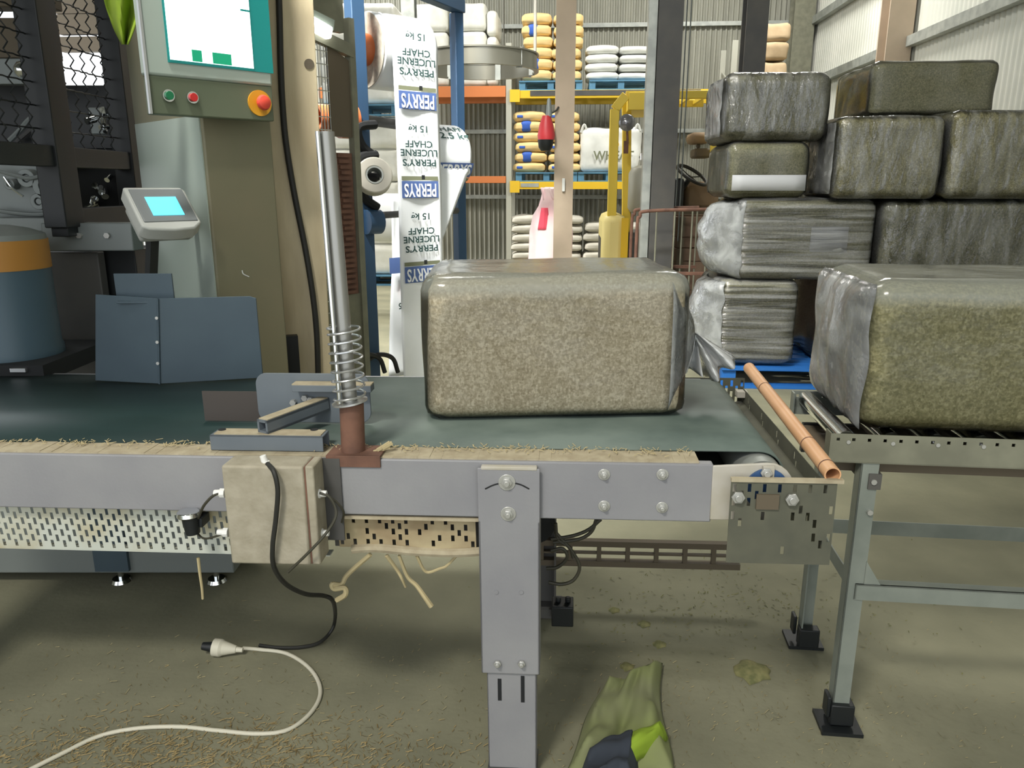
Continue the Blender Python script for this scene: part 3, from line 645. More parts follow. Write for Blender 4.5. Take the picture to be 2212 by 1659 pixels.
# gathered film at the right end: rings that shrink to a twisted neck, then flare into a tail
def gather(ML, x0, D, Hh, neck, tail, side=1, seed=1, wn=.011):
    mb = MB(); n = 28; rings = []
    for k in range(9):
        f = k / 8; ring = []
        for i in range(n):
            a = 2 * pi * i / n; ca, sa = cos(a), sin(a); e = .32
            bx = (abs(ca) ** e) * math.copysign(1, ca) * (D / 2 - .005); bz = (abs(sa) ** e) * math.copysign(1, sa) * (Hh / 2 - .005)
            g = (1 - f) ** .75; pl_ = 1 + .10 * f * sin(a * 9 + seed)
            c = ML + V((side * x0, 0, Hh / 2)).lerp(neck - ML, f) if False else (ML + V((side * x0, 0, Hh / 2))).lerp(neck, f)
            c = c + V((side * .035 * sin(pi * f) * 0, 0, 0))
            ring.append(c + V((0, bx * g * pl_ + wn * (1 - g) * ca, bz * g * pl_ + wn * (1 - g) * sa)))
        rings.append(ring)
    fl = [r_ for r_ in rings]; vs = [p for r_ in fl for p in r_]
    mb.add(vs, [(i * n + k, i * n + (k + 1) % n, (i + 1) * n + (k + 1) % n, (i + 1) * n + k) for i in range(len(fl) - 1) for k in range(n)])
    tb = MB(); d = (tail - neck); pr = d.normalized(); s1 = pr.cross(V((0, 1, 0))).normalized()
    tb.grid(lambda a, b: neck + d * b + s1 * ((a - .5) * (.016 + .075 * b)) + V((0, (.012 + .03 * b) * sin(a * 11 + b * 2 + seed), 0)), 18, 10)
    return mb, tb
nk, tl = C(1500, 722, y=t.loc.y - .05), C(1566, 800, y=t.loc.y - .06)
g_, tt = gather(ML, hx - .02, D0, H0, nk, tl)
t.part('gathered_end', g_, 'film_frost', thick=.0006, angle=70); t.part('film_tail', tt, 'film_tail', thick=.0006, angle=80)
tl2 = C(1478, 800, y=t.loc.y - .05); g2, tt2 = gather(ML, hx - .02, D0, H0, nk, tl2, seed=4)
t.part('film_tail', tt2, 'film_tail', thick=.0006, angle=80)

# right bale on the roller table
r0 = T(1866, 942, z=.004); rb = T(1760, 848, z=.004)
LR = .78; DR = .42; HR = T(1900, 622, y=.01).z + .005
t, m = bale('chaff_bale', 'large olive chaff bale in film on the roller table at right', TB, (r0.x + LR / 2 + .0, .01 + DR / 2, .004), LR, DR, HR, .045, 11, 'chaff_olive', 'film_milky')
mb = MB(); n = 24
def endcap(a, b):
    y = (a - .5) * 2; z = (b - .5) * 2; e = max(abs(y), abs(z)) ** 3
    return V((t.loc.x - LR / 2 - .012 - .024 * (1 - e) + .012 * NZ.noise(V((a * 9, b * 3, 2.2))) + .03 * max(0, e - .6), t.loc.y + y * (DR / 2 - .004), t.loc.z + .004 + (b) * (HR - .006)))
mb.grid(endcap, n, n)
t.part('folded_end', mb, 'film_hazy', thick=.0006, angle=80)

# the stack on the blue pallet
SY = 5.42
stack = [  # px box of the front face, depth of the face, core, film, label
 ('b6', 1592, 1887, 430, 604, SY, 'chaff_dark', 'film_wrap', 'streaky stretch-wrapped bale in the second row of the stack, left end', .06),
 ('b7', 1903, 2260, 432, 604, SY, 'chaff_dark', 'film_slant', 'dark wrapped bale in the second row of the stack, running off the right edge', .06),
 ('b8', 1548, 1722, 606, 768, SY, 'chaff_dark', 'film_wrap', 'shiny wrapped bale at the bottom left of the stack on the blue pallet', .08),
 ('b9', 1775, 2120, 606, 768, SY + .12, 'chaff_dark', 'film_clear', 'bottom bale of the stack mostly hidden by the roller table bale', .05),
 ('b3', 1572, 1748, 306, 431, SY, 'chaff_dark', 'film_clear', 'small wrapped bale with a white band, third row of the stack', .07),
 ('b4', 1808, 2036, 252, 436, SY - .1, 'chaff_olive', 'film_slant', 'brownish wrapped bale in the third row, right of the banded one', .05),
 ('b5', 2052, 2330, 238, 434, SY - .1, 'chaff_olive', 'film_slant', 'wrapped bale at the right edge of the frame, third row of the stack', .06),
 ('b1', 1566, 1794, 156, 305, SY, 'chaff_dark', 'film_slant', 'wrapped bale with creased film on the top left of the stack', .07),
 ('b2', 1884, 2152, 132, 262, SY + .35, 'chaff_dark', 'film_clear', 'dark green-grey bale on the top of the stack at the back right', .05)]
zlast = {}
ORD = ['b8', 'b9', 'b6', 'b7', 'b3', 'b4', 'b5', 'b1', 'b2']; stack.sort(key=lambda e: ORD.index(e[0]))
for k, (nm, x0, x1, y0, y1, sy, core, skin, lab, r) in enumerate(stack):
    a, b = S(x0, (y0 + y1) / 2, y=sy), S(x1, (y0 + y1) / 2, y=sy); zt_, zb_ = S((x0 + x1) / 2, y0, y=sy).z, S((x0 + x1) / 2, y1, y=sy).z
    if nm == 'b2': zb_ = zlast['b5'] + .004
    if nm in ('b8', 'b9'): zb_ = .158
    if nm in ('b6', 'b7'): zb_ = zlast['b8'] + .004
    if nm in ('b3', 'b4', 'b5'): zb_ = zlast['b6'] + .004
    if nm == 'b1': zb_ = zlast['b3'] + .004
    zlast[nm] = zt_
    t, m = bale('wrapped_bale', lab, SH, ((a.x + b.x) / 2, sy + .375, zb_), b.x - a.x, .75, zt_ - zb_, r, 20 + k, core, skin, wrap_amp=.009, fr=6)
    if nm == 'b3':
        q0, q1 = S(1660, 412, y=sy - .012).z, S(1660, 378, y=sy - .012).z
        t.part('white_band', MB().grid(lambda u, v: (a.x + .03 + (b.x - a.x - .05) * u, sy - .014, q0 + (q1 - q0) * v), 6, 2), 'label_grey', thick=.002)
    if nm == 'b6':
        q0, q1 = S(1830, 545, y=sy - .02), S(1755, 490, y=sy - .02)
        t.part('white_label', MB().grid(lambda u, v: (q1.x + (q0.x - q1.x) * u, sy - .004, q0.z + (q1.z - q0.z) * v), 4, 3), 'label_grey', thick=.002, label='white label under the wrap')
    if nm in ('b6', 'b8'):
        lx = S(1518 if nm == 'b6' else 1506, 520, y=sy + .05).x; xw = a.x - lx; zm = zt_ - zb_
        def bag(u, v, a=a, xw=xw, zb_=zb_, zm=zm, sy=sy, k=k):
            s_ = sin(pi * v) ** .35
            return V((a.x + .05 - (xw + .05) * sin(pi * min(1, u * .98 + .01)) ** .8 * (.35 + .65 * s_) + .02 * NZ.noise(V((u * 4, v * 7, k))), sy - .01 + .6 * u, zb_ + .01 + (zm - .02) * v))
        t.part('film_pouch', MB().grid(bag, 16, 18), 'film_frost', thick=.001, angle=80)
    if nm in ('b4', 'b1'):
        def cap(u, v, a=a, zb_=zb_, zt_=zt_, sy=sy, k=k):
            return V((a.x - .018 - .02 * sin(pi * u) + .015 * NZ.noise(V((u * 8, v * 4, k))), sy + .03 + .54 * u, zb_ + .03 + (zt_ - zb_ - .06) * v))
        t.part('folded_end', MB().grid(cap, 12, 12), 'film_hazy', thick=.001, angle=80)

# ------------------------------------------------------------------ pallets
def pallet(label, x, y, z, mt, cat='pallet', wd=1.165, dp=1.165, group=None):
    t = Thing('pallet', label, cat, (x, y, z), SH, group)
    for k in range(3):
        yy = y - dp / 2 + .02 + (dp - .14) * k / 2
        for q in (x - wd / 2, x - .05, x + wd / 2 - .1): t.part('block', MB().box(q, q + .1, yy, yy + .1, z + .02, z + .13), mt)
    for k in range(7):
        yy = y - dp / 2 + (dp - .12) * k / 6; t.part('deck_board', MB().box(x - wd / 2, x + wd / 2, yy, yy + .12, z + .13, z + .15), mt)
    for yy in (y - dp / 2, y - .05, y + dp / 2 - .1): t.part('bottom_board', MB().box(x - wd / 2, x + wd / 2, yy, yy + .1, z, z + .02), mt)
    return t
xl = S(1560, 775, y=SY).x
pallet('bright blue pallet on the floor under the stack of wrapped bales', xl + .75, SY + .55, .001, 'pallet_blue_deep', wd=1.5)

# ------------------------------------------------------------------ roller table
TV = .4; TLn = 1.3
t = Thing('roller_table', 'galvanised roller table with black feet carrying the right bale', 'table', (TLn / 2, TV / 2, -.822), TB)
hb = .07
def side(v, n0):
    mb = MB().perf((0, v, -.028), (1, 0, 0), (0, 0, 1), int(TLn / .036), 1, .036, .028, .008, .008, stagger=False)
    mb.add([(0, v, -hb), (TLn, v, -hb), (TLn, v, -.028), (0, v, -.028)], [(0, 1, 2, 3)])
    return mb
fb = t.part('side_rail', side(0, 0), 'galv_dusty', thick=.003)
t.part('lower_flange', MB().box(0, TLn, 0, .03, -hb - .003, -hb), 'galv_dusty', parent=fb)
t.part('end_tab', MB().box(.0, .004, 0, .04, -hb, 0), 'galv_dusty', parent=fb)
bb = t.part('side_rail', side(TV, 0), 'galv_dim', thick=.003)
t.part('end_tab', MB().box(-.0, .004, TV - .03, TV, -hb, 0), 'galv_dim', parent=bb)
for k in range(12):
    u = .042 + k * .102; ro = t.part('roller', MB().cyl((u, .012, -.02), (u, TV - .012, -.02), .0235, n=22), 'chrome')
    t.part('axle', MB().cyl((u, -.004, -.02), (u, TV + .004, -.02), .005, n=8), 'bolt', parent=ro)
t.part('inner_board', MB().box(.02, TLn, .06, TV - .06, -.115, -.085), 'panel_brown')
t.part('under_strip', MB().box(.03, TLn, TV - .05, TV - .03, -.17, -.085), 'black_paint')
def tleg(u, v, front=True):
    s = 1 if front else -1
    lg = t.part('leg', MB().box(u - .02, u + .022, v, v + .004 * s, -.80, -hb).box(u - .02, u - .016, v, v + .04 * s, -.80, -hb), 'galv_dim')
    for z in (-.12, -.2): t.part('bolt', MB().cyl((u + .012, v - .008, z), (u + .012, v + .004, z), .007, n=8), 'bolt', parent=lg)
    ft = t.part('foot', MB().box(u - .026, u + .034, v - .014, v + .05 * s, -.805, -.745).box(u - .036, u - .026, v - .01, v + .03, -.785, -.725), 'black_paint', parent=lg, bev=.003)
    t.part('foot_plate', MB().box(u - .05, u + .055, v - .035, v + .06, -.8215, -.811).cyl((u, v + .01, -.812), (u, v + .01, -.8), .012, n=10), 'black_paint', parent=lg)
    return lg
tleg(.1, .004); tleg(.105, TV - .004, False); tleg(TLn - .1, .004); tleg(TLn - .1, TV - .004, False)
zc = T(1990, 1285, y=.004).z
t.part('cross_rail', MB().box(.1, TLn - .1, 0, .004, zc - .022, zc + .022).box(.1, TLn - .1, 0, .03, zc + .018, zc + .022), 'galv_dim')
t.part('cross_rail', MB().box(.1, TLn - .1, TV - .004, TV, zc - .022, zc + .022), 'galv_dim')
t.part('corner_gusset', MB().prism([(.12, .002, zc + .022), (.16, .002, zc + .022), (.12, .002, zc + .085)], (0, .004, 0)), 'galv_dim')
t.part('end_tie', MB().box(.1, .104, .0, TV, zc - .02, zc + .02), 'galv_dim')
t.part('end_tie', MB().box(.1, .13, 0, TV, -.14, -.1), 'dark_steel')

# ------------------------------------------------------------------ control cabinet with touch panel (left, behind the belt)
pw = .243; pd = .58
t = Thing('control_cabinet', 'olive control cabinet with bright touch screen panel left of the cream column', 'cabinet', (pw / 2, pd / 2, .422), HM)
ped = t.part('pedestal', MB().box(0, pw, 0, pd, .422, 2.6), 'cab_brown', bev=.006)
t.part('side_cover', MB().box(-.004, 0, .012, pd - .012, .5, 1.62), 'cab_light', parent=ped)  # pale sheet puts the light falling on this left face into colour
py_ = -.12; pa0, pa1 = H(311, 100, y=py_).x, H(588, 160, y=py_).x
zbm, zmid = H(460, 254, y=py_).z, H(455, 174, y=py_).z
pan = t.part('panel', MB().box(pa0, pa1, py_, py_ + .05, zmid, 2.25), 'cab_light', bev=.008)
lowp = t.part('button_panel', MB().box(pa0 + .004, pa1 - .002, py_ + .004, py_ + .045, zbm, zmid), 'cab_olive', bev=.004)
t.part('edge_strip', MB().box(pa0 - .004, pa0 + .003, py_ - .003, py_ + .01, zbm, 2.2), 'steel_bright', parent=pan)
s0, s1, st = H(360, 60, y=py_ - .002).x, H(582, 80, y=py_ - .002).x, 2.17
zs0 = H(470, 140, y=py_ - .002).z
t.part('screen_bezel', MB().box(s0 - .006, s1 + .004, py_ - .004, py_ + .002, zs0 - .008, st + .006), 'screen_teal', parent=pan)
sm = H(543, 80, y=py_ - .006).x
t.part('screen', MB().box(s0, sm, py_ - .0065, py_ - .004, zs0, st), 'screen_white', parent=pan, label='bright white lit touch screen')
for a, b, c, d in ((415, 436, 107, 132), (459, 499, 113, 137)):
    x0, x1 = H(a, 120, y=py_ - .007).x, H(b, 120, y=py_ - .007).x
    t.part('screen_button', MB().box(x0, x1, py_ - .008, py_ - .0065, H(a, d, y=py_ - .007).z, H(a, c, y=py_ - .007).z), 'screen_green', parent=pan)
t.part('screen_mark', MB().box(H(519, 22, y=py_ - .007).x, sm, py_ - .008, py_ - .0065, H(530, 25, y=py_ - .007).z, H(530, 21, y=py_ - .007).z), 'screen_teal', parent=pan)
def button(px, py, mt, r, ring=True):
    p = H(px, py, y=py_ + .004); mb = MB()
    if ring: t.part('button_ring', MB().cyl((p.x, py_ - .006, p.z), (p.x, py_ + .005, p.z), r * 1.4, n=22), 'chrome', parent=lowp)
    t.part('button', MB().cyl((p.x, py_ - .014, p.z), (p.x, py_ - .005, p.z), r, r * .95, n=20), mt, parent=lowp, bev=.001)
button(362, 207, 'btn_green', .0125); button(414, 211, 'btn_red', .0125)
p = H(560, 223, y=py_ + .004)
t.part('stop_plate', MB().cyl((p.x, py_ - .002, p.z), (p.x, py_ + .005, p.z), .04, n=30), 'btn_yellow', parent=lowp, label='yellow emergency stop disc')
t.part('stop_button', MB().cyl((p.x, py_ - .02, p.z), (p.x, py_ - .002, p.z), .012, n=16).lathe([(.022, 0), (.024, .006), (.02, .016), (.01, .02)], (p.x, py_ - .02, p.z), 20, M.Rotation(R(90), 4, 'X')), 'btn_estop', parent=lowp, label='red mushroom stop button')
t.part('panel_neck', MB().box(.01, pw - .03, py_ + .045, 0, 1.66, 2.1), 'cab_olive', parent=ped)
t.part('tape_mark', MB().tube([H(523, 584, y=-.002), H(526, 592, y=-.002), H(538, 598, y=-.002)], .002, 6), 'bag_white', parent=ped)

# weigh indicator on its arm
c0 = H(352, 462, y=-.02); zi = c0.z
t = Thing('weigh_indicator', 'grey tilted weighing indicator with a cyan lit display', 'indicator', (c0.x, -.02, zi), HM)
tau = R(47); m = M.Translation(c0) @ M.Rotation(-tau, 4, 'X')
bd = MB(); hw_, hh_ = .094, .094
bd.prism([m @ V(q) for q in [(-hw_, -.025, hh_), (hw_ - .012, -.025, hh_), (hw_, -.025, hh_ - .015), (hw_, -.025, -hh_ + .03), (hw_ - .03, -.025, -hh_ + .006), (0, -.025, -hh_), (-hw_ + .02, -.025, -hh_ + .008), (-hw_, -.025, -hh_ + .02)]], (m.to_3x3() @ V((0, .05, 0))))
t.part('housing', bd, 'plastic_grey', bev=.006)
fc = t.part('face_plate', MB().box(-hw_ + .012, hw_ - .01, -.028, -.024, -hh_ + .035, hh_ - .012, m), 'plastic_dgrey', bev=.003)
t.part('display', MB().box(-.046, .05, -.03, -.0275, -.035, .045, m), 'lcd', parent=fc, label='lit cyan display')
t.part('rear_shell', MB().box(-hw_ + .01, hw_ - .015, .024, .06, -hh_ + .03, hh_ - .02, m), 'plastic_grey', bev=.01)
t.part('mount_arm', MB().bar(c0 + V((-.02, .04, -.04)), c0 + V((-.04, .08, -.27)), .035, .02).bar(c0 + V((0, .03, -.02)), V((.0, .12, zi - .05)), .03, .03), 'black_paint')

# blue-grey folded deflector on the belt
pL, pm, pR = C(206, 822, z=.01), C(344, 829, z=.01), C(568, 816, z=.01)
zL, zm, zR = C(206, 636, y=pL.y).z, C(340, 645, y=pm.y).z, C(552, 640, y=pR.y).z
t = Thing('deflector_plate', 'folded blue-grey deflector plate standing on the belt below the control cabinet', 'plate', pm, CV)
xs = C(552, 640, y=pR.y).x; xl_ = C(206, 636, y=pL.y).x; xm = C(340, 645, y=pm.y).x
t.part('wing', MB().prism([pL, pm, V((xm, pm.y, zm)), V((xl_, pL.y, zL))], (.0, .005, 0)), 'slate_blue', bev=.001)
t.part('wing', MB().prism([pm + V((.004, 0, 0)), pR, V((xs, pR.y, zR - .006)), V((xs - .02, pR.y, zR)), V((xm + .004, pm.y, zm))], (0, .005, 0)), 'slate_blue', bev=.001)
hg = t.part('hinge', MB().cyl(pm + V((.002, -.002, .0)), V((xm + .002, pm.y - .002, zm)), .0035, n=10), 'slate_blue')
for f in (.25, .5, .78): t.part('bolt', MB().cyl(pm.lerp(V((xm, pm.y, zm)), f) + V((.0, -.008, 0)), pm.lerp(V((xm, pm.y, zm)), f), .005, n=8), 'bolt', parent=hg)
u0, u1 = C(247, 610, y=pm.y + .06), C(372, 610, y=pm.y + .06)
t.part('upper_tab', MB().box(u0.x, u1.x, pm.y + .06, pm.y + .066, C(300, 650, y=pm.y + .06).z, C(300, 591, y=pm.y + .06).z).box(u0.x + .03, u1.x - .03, pm.y + .005, pm.y + .06, C(300, 650, y=pm.y + .06).z, C(300, 650, y=pm.y + .06).z + .006), 'slate_blue', bev=.001)

# machine base under the belt on the left, seen as a dark plinth
b = W(210, 1228, y=2.5); e = W(505, 1228, y=2.5)
t = Thing('machine_plinth', 'dark grey machine plinth low down behind the left perforated guard', 'plinth', ((b.x + e.x) / 2, 2.75, 0), ID)
t.part('plinth_box', MB().box(b.x - .7, e.x, 2.5, 3.25, W(300, 1238, y=2.5).z, .42), 'plate_grey', bev=.004)
t.part('side_cover', MB().box(b.x, b.x + .12, 2.485, 2.5, W(300, 1236, y=2.5).z + .01, .4), 'slate_blue')
for px in (265, 470):
    q = W(px, 1270, y=2.54); t.part('levelling_foot', MB().cyl((q.x, 2.54, 0), (q.x, 2.54, .012), .036, .03, n=20).cyl((q.x, 2.54, .012), (q.x, 2.54, .12), .011, n=12), 'chrome')

# cream column panel with the hose
FRM = frame(V((W(604, 700, y=2.98).x, 2.98, 0)), 20)
cq = P(FRM); cw = cq(700, 600, y=0).x
t = Thing('machine_column', 'dusty cream machine column between the control cabinet and the blue stand', 'column', (cw / 2, .1, 0), FRM)
cwt = cq(672, 60, y=0).x
t.part('front_panel', MB().prism([(0, 0, 0), (cw, 0, 0), (cw + .01, 0, 1.0), (cwt + .02, 0, 2.6), (0, 0, 2.6)], (0, .2, 0)), 'column_cream', bev=.004)
t.part('edge_trim', MB().bar((.012, -.004, .3), (.012, -.004, 2.6), .024, .008), 'cab_olive')
k = cq(668, 138, y=-.004); t.part('knot', MB().cyl((k.x, -.003, k.z), (k.x, .002, k.z), .018, n=16), 'panel_brown')
pts = [cq(a, b, y=-.016) for a, b in ((601, -40), (604, 40), (606, 130), (610, 220), (618, 310), (636, 420), (660, 540), (676, 640), (684, 720), (687, 800), (688, 860))]
t.part('hose', MB().tube(pts, .0115, 10), 'rubber', label='black hose running down the column')
ft = cq(585, 735, y=-.09); t.part('support_foot', MB().box(ft.x - .04, ft.x + .1, -.1, -.06, ft.z - .02, ft.z + .012).box(ft.x + .05, ft.x + .1, -.1, -.06, ft.z - .4, ft.z - .02), 'black_paint')

# side door of the machine behind the column: sheet, mesh and lamp
DR_ = frame(V((W(678, 300, y=3.3).x, 3.3, 0)), 52); dq = P(DR_)
t = Thing('machine_door', 'olive grey machine door with wire mesh, leaning beside the blue stand', 'door', (.1, .03, 0), DR_)
x0, x1, x2 = dq(678, 200, y=0).x, dq(712, 200, y=0).x, dq(757, 200, y=0).x
zt1, zb1 = dq(720, 85, y=0).z, dq(720, 262, y=0).z
t.part('sheet', MB().prism([(x1, 0, zb1 - .06), (x2, 0, zb1 - .06), (x2, 0, dq(755, 132, y=0).z), (x1, 0, dq(712, 95, y=0).z)], (0, .012, 0)), 'panel_brown')
t.part('top_rail', MB().bar((x0, 0, dq(680, 72, y=0).z), (x2 + .02, 0, dq(758, 112, y=0).z), .03, .05), 'galv_dusty')
t.part('stile', MB().box(x2, x2 + .03, -.01, .025, .35, dq(757, 40, y=0).z), 'galv_dusty')
t.part('stile', MB().box(x0 - .03, x0, -.01, .025, .35, zt1 + .2), 'galv_dusty')
t.part('head_panel', MB().box(x0 - .02, x2 - .0, .02, .05, dq(700, 60, y=0).z, 2.6), 'galv_dusty')
mw = MB(); nz = 24
for k in range(nz + 1): z = zb1 - .9 + (zt1 + .9 - zb1) * k / nz; mw.tube([(x0, 0, z), (x1, 0, z)], .0022, 5)
for k in range(6): x = x0 + (x1 - x0) * k / 5; mw.tube([(x, .003, zb1 - .9), (x, .003, zt1)], .0022, 5)
t.part('wire_mesh', mw, 'steel_bright', stuff=True)
ch = MB()
rnd = random.Random(3)
z0_, z1_ = dq(730, 640, y=.0).z, dq(730, 330, y=.0).z
t.part('rusty_strip', MB().box(x1 + .005, x2 - .01, .0, .05, z0_, z1_), 'rust', label='rust-brown strip below the mesh')
for k in range(26):
    zz = z0_ + (z1_ - z0_) * (k + .5) / 26; ch.box(x1 + .015 + .02 * rnd.random(), x2 - .03, -.012, .0, zz - .007, zz + .007)
t.part('strip_links', ch, 'rust', stuff=True)
t.part('lower_sheet', MB().prism([(x0, 0, .3), (x2, 0, .3), (x2, 0, z0_), (x1, 0, z0_), (x1, 0, z0_ + .6), (x0, 0, z0_ + .6)], (0, .01, 0)), 'galv_dusty')
l0_, l1_ = dq(672, 45, y=-.04), dq(716, 70, y=-.04)
tl_ = Thing('batten_lamp', 'short white lit lamp above the mesh door near the blue stand', 'lamp', l0_, DR_)
tl_.part('housing', MB().bar(l0_ + V((-.01, .03, .03)), l1_ + V((.02, .03, .03)), .05, .04), 'cab_light')
tl_.part('tube', MB().bar(l0_ + V((0, .01, -.004)), l1_ + V((0, .01, -.004)), .04, .05), 'lamp_glow', bev=.01, label='glowing white tube')

# ------------------------------------------------------------------ film roll stand
t = Thing('roll_stand', 'blue steel roll stand holding printed white film behind the conveyor', 'stand', (.3, 0, 0), FR)
PY = .15; NY = -.27; nx = Q(783, 400, y=NY).x; fx = Q(990, 300, y=PY).x; ztop = Q(985, 28, y=PY).z; ps = .07
post = lambda x, s, y: MB().box(x - s / 2, x + s / 2, y - s / 2, y + s / 2, .02, ztop)
t.part('post', post(nx, ps, NY), 'post_blue', bev=.004)
t.part('post', post(fx, ps * .85, PY), 'post_blue', bev=.004)
t.part('top_beam', MB().bar((nx - ps / 2, NY, ztop + ps / 2), (fx + ps * .42, PY, ztop + ps / 2), ps, ps), 'post_blue', bev=.004)
t.part('label_patch', MB().box(fx - .17, fx - .1, PY - ps / 2 - .002, PY - ps / 2, ztop + .005, ztop + ps - .01), 'galv')
for x, y in ((nx, NY), (fx, PY)): t.part('foot', MB().box(x - .05, x + .05, y - .3, y + .3, .0, .05), 'post_blue', bev=.004)
zc_ = Q(975, 455, y=PY).z; t.part('guide_bar', MB().cyl((nx, NY, zc_), (fx, PY, zc_), .018, n=14), 'dark_steel')
zc2 = Q(830, 278, y=PY + .1).z; t.part('guide_bar', MB().cyl((nx, NY + .02, zc2), (fx, PY + .1, zc2), .025, n=14), 'dark_steel')
t.part('clamp', MB().cyl((nx - .02, NY - .045, Q(800, 470, y=PY).z), (nx + .06, NY - .045, Q(800, 470, y=PY).z), .06, n=20), 'post_blue')
for a, b, c in ((.02, .3, 790), (.0, .2, 760)):
    q = Q(c, 780, y=NY - .06); t.part('hook', MB().tube([q, q + V((.06, -.03, .03)), q + V((.14, -.03, .0)), q + V((.17, -.03, -.08))], .012, 8), 'black_paint')
def print_on(par, zc, a0, a1, f, lines=True, flip=True):
    """flat print on a film; f(a, dz) gives the point a metres along, dz metres from zc"""
    ca = (a0 + a1) / 2; s = -1 if flip else 1; wd = a1 - a0
    g = lambda off: (lambda x, y: f(ca + s * x, off + s * y))
    for txt, off, sz, ww in (('15 kg', 0, .046, .115), ('CHAFF', -.074, .046, .165), ('LUCERNE', -.117, .046, .225), ("PERRY'S", -.165, .046, .205)):
        t.part('print', MB().text(txt, sz, g(off * (1 if flip else -1)), .0009, ww), 'ink', parent=par)
    o = -.3 * (1 if flip else -1); b = (wd * .42, .042)
    mb = MB().grid(lambda u, v: f(ca + (u - .5) * 2 * b[0], o + (v - .5) * 2 * b[1] + (0 if not flip else 0)), 6, 3)
    t.part('logo_ground', mb, 'ink_blue', parent=par)
    st_ = MB().grid(lambda u, v: f(ca + (u - .5) * 2 * b[0], o + s * -.0 + (1 if flip else -1) * (b[1] + .004 + .02 * v)), 6, 2)
    t.part('logo_strip', st_, 'ink_olive', parent=par)
    kk = MB().grid(lambda u, v: f(ca + .01 + .02 * u, o + (1 if flip else -1) * (b[1] + .008 + .022 * v)), 2, 2)
    t.part('logo_tab', kk, 'ink_black', parent=par)
    t.part('logo_print', MB().text('PERRYS', .092, (lambda x, y: (lambda p_: p_ + V((0, -.0025, 0)))(V(f(ca + s * x, o + s * y)))), .002, wd * .74), 'film_white', parent=par)
r1c = V((0, -.09, Q(860, 118, y=-.09).z)); r1 = .18
s0_, s1_ = Q(850, 200, y=-.27).x, Q(946, 200, y=-.27).x; e0_ = Q(797, 110, y=-.12).x
sy_ = r1c.y - r1
rl = t.part('film_roll', MB().cyl((e0_, r1c.y, r1c.z), (s1_ + .01, r1c.y, r1c.z), r1, n=48), 'film_white', bev=.01, label='upper white film roll')
t.part('roll_core', MB().ring((e0_ - .07, r1c.y - .02, r1c.z), (s1_ + .03, r1c.y - .02, r1c.z), .075, .06, 28), 'pvc_orange', parent=rl, label='orange core pipe end')
t.part('roll_face', MB().ring((e0_ - .004, r1c.y, r1c.z), (e0_, r1c.y, r1c.z), r1 - .004, .075, 40), 'roll_end', parent=rl)
zend = .18
def strip(u, v):   # over the top of the roll, then straight down
    arcl = r1 * 1.2; down = r1c.z - zend; s = v * (arcl + down)
    if s < arcl: a = (arcl - s) / r1; return V((s0_ + (s1_ - s0_) * u, r1c.y - (r1 + .004) * cos(a), r1c.z + (r1 + .004) * sin(a)))
    z = r1c.z - (s - arcl); k = max(0, (1.1 - z)) * .14
    return V((s0_ + (s1_ - s0_) * u + k * .0, sy_ - .004 + .006 * sin(u * 7 + z * 3) * min(1, (r1c.z - z) * 3), z))
stp = t.part('film_sheet', MB().grid(strip, 14, 60), 'film_white', thick=.001, label='printed white film sheet hanging off the upper roll', angle=60)
flat = lambda zc: (lambda a, dz: V((a, sy_ - .0135, zc + dz)))
for px in (80, 278, 467): print_on(stp, Q(900, px, y=sy_).z, s0_, s1_, flat(Q(900, px, y=sy_).z))
# sheet folding back to the bagging tube at lower left
b0_, b1_ = Q(851, 560, y=.12).x, Q(925, 560, y=.12).x
def low(u, v):
    z = 1.35 - 1.05 * v; sp_ = .10 * max(0, v - .35)
    return V((b0_ - sp_ + (b1_ - b0_ + sp_ * 2) * u, .12 + .02 * sin(u * 5 + v * 3), z))
ls = t.part('film_sheet', MB().grid(low, 12, 24), 'film_white', thick=.001, angle=60)
q = Q(868, 632, y=.1); t.part('print', MB().text('1', .07, lambda x, y: V((q.x + x, .098, q.z + y)), .004), 'ink_red', parent=ls)
q2 = Q(868, 660, y=.1); t.part('print', MB().text('05', .05, lambda x, y: V((q2.x - x, .098, q2.z - y)), .001), 'ink', parent=ls)
q3 = Q(860, 575, y=.1); t.part('logo_ground', MB().grid(lambda u, v: (q3.x - .06 + .1 * u, .096, q3.z - .04 + .09 * v), 2, 2), 'ink_blue', parent=ls)
# second roll, further back on the stand
r2c = V((0, -.06, Q(975, 335, y=-.2).z)); r2 = .165; a0_, a1_ = Q(935, 330, y=-.2).x, Q(1010, 330, y=-.2).x
r2l = t.part('film_roll', MB().cyl((a0_ - .04, r2c.y, r2c.z), (a1_ + .02, r2c.y, r2c.z), r2, n=48), 'film_white', bev=.02, label='second printed film roll behind the sheet')
def onroll(zc):
    return lambda a, dz: V((a, r2c.y - (r2 + .004) * cos(max(-1.3, min(1.3, (zc + dz - r2c.z) / r2))), r2c.z + (r2 + .004) * sin(max(-1.3, min(1.3, (zc + dz - r2c.z) / r2)))))
f2 = onroll(r2c.z); am = (a0_ + a1_) / 2 + .01
t.part('print', MB().text('CHAFF', .05, lambda x, y: f2(am + x, .155 + y), .001, .2), 'ink', parent=r2l)
t.part('print', MB().text('12.5 kg', .055, lambda x, y: f2(am + x, .105 + y), .001, .22), 'ink', parent=r2l)
t.part('logo_ground', MB().grid(lambda u, v: f2(am - .13 + .26 * u, -.125 + .085 * v), 6, 5), 'ink_blue', parent=r2l)
t.part('logo_tab', MB().grid(lambda u, v: f2(am - .13 + .26 * u, -.155 + .026 * v), 6, 2), 'ink_olive', parent=r2l)
t.part('logo_print', MB().text('PERRYS', .085, lambda x, y: f2(am + x, -.083 + y) + V((0, -.003, 0)), .002, .235), 'film_white', parent=r2l)
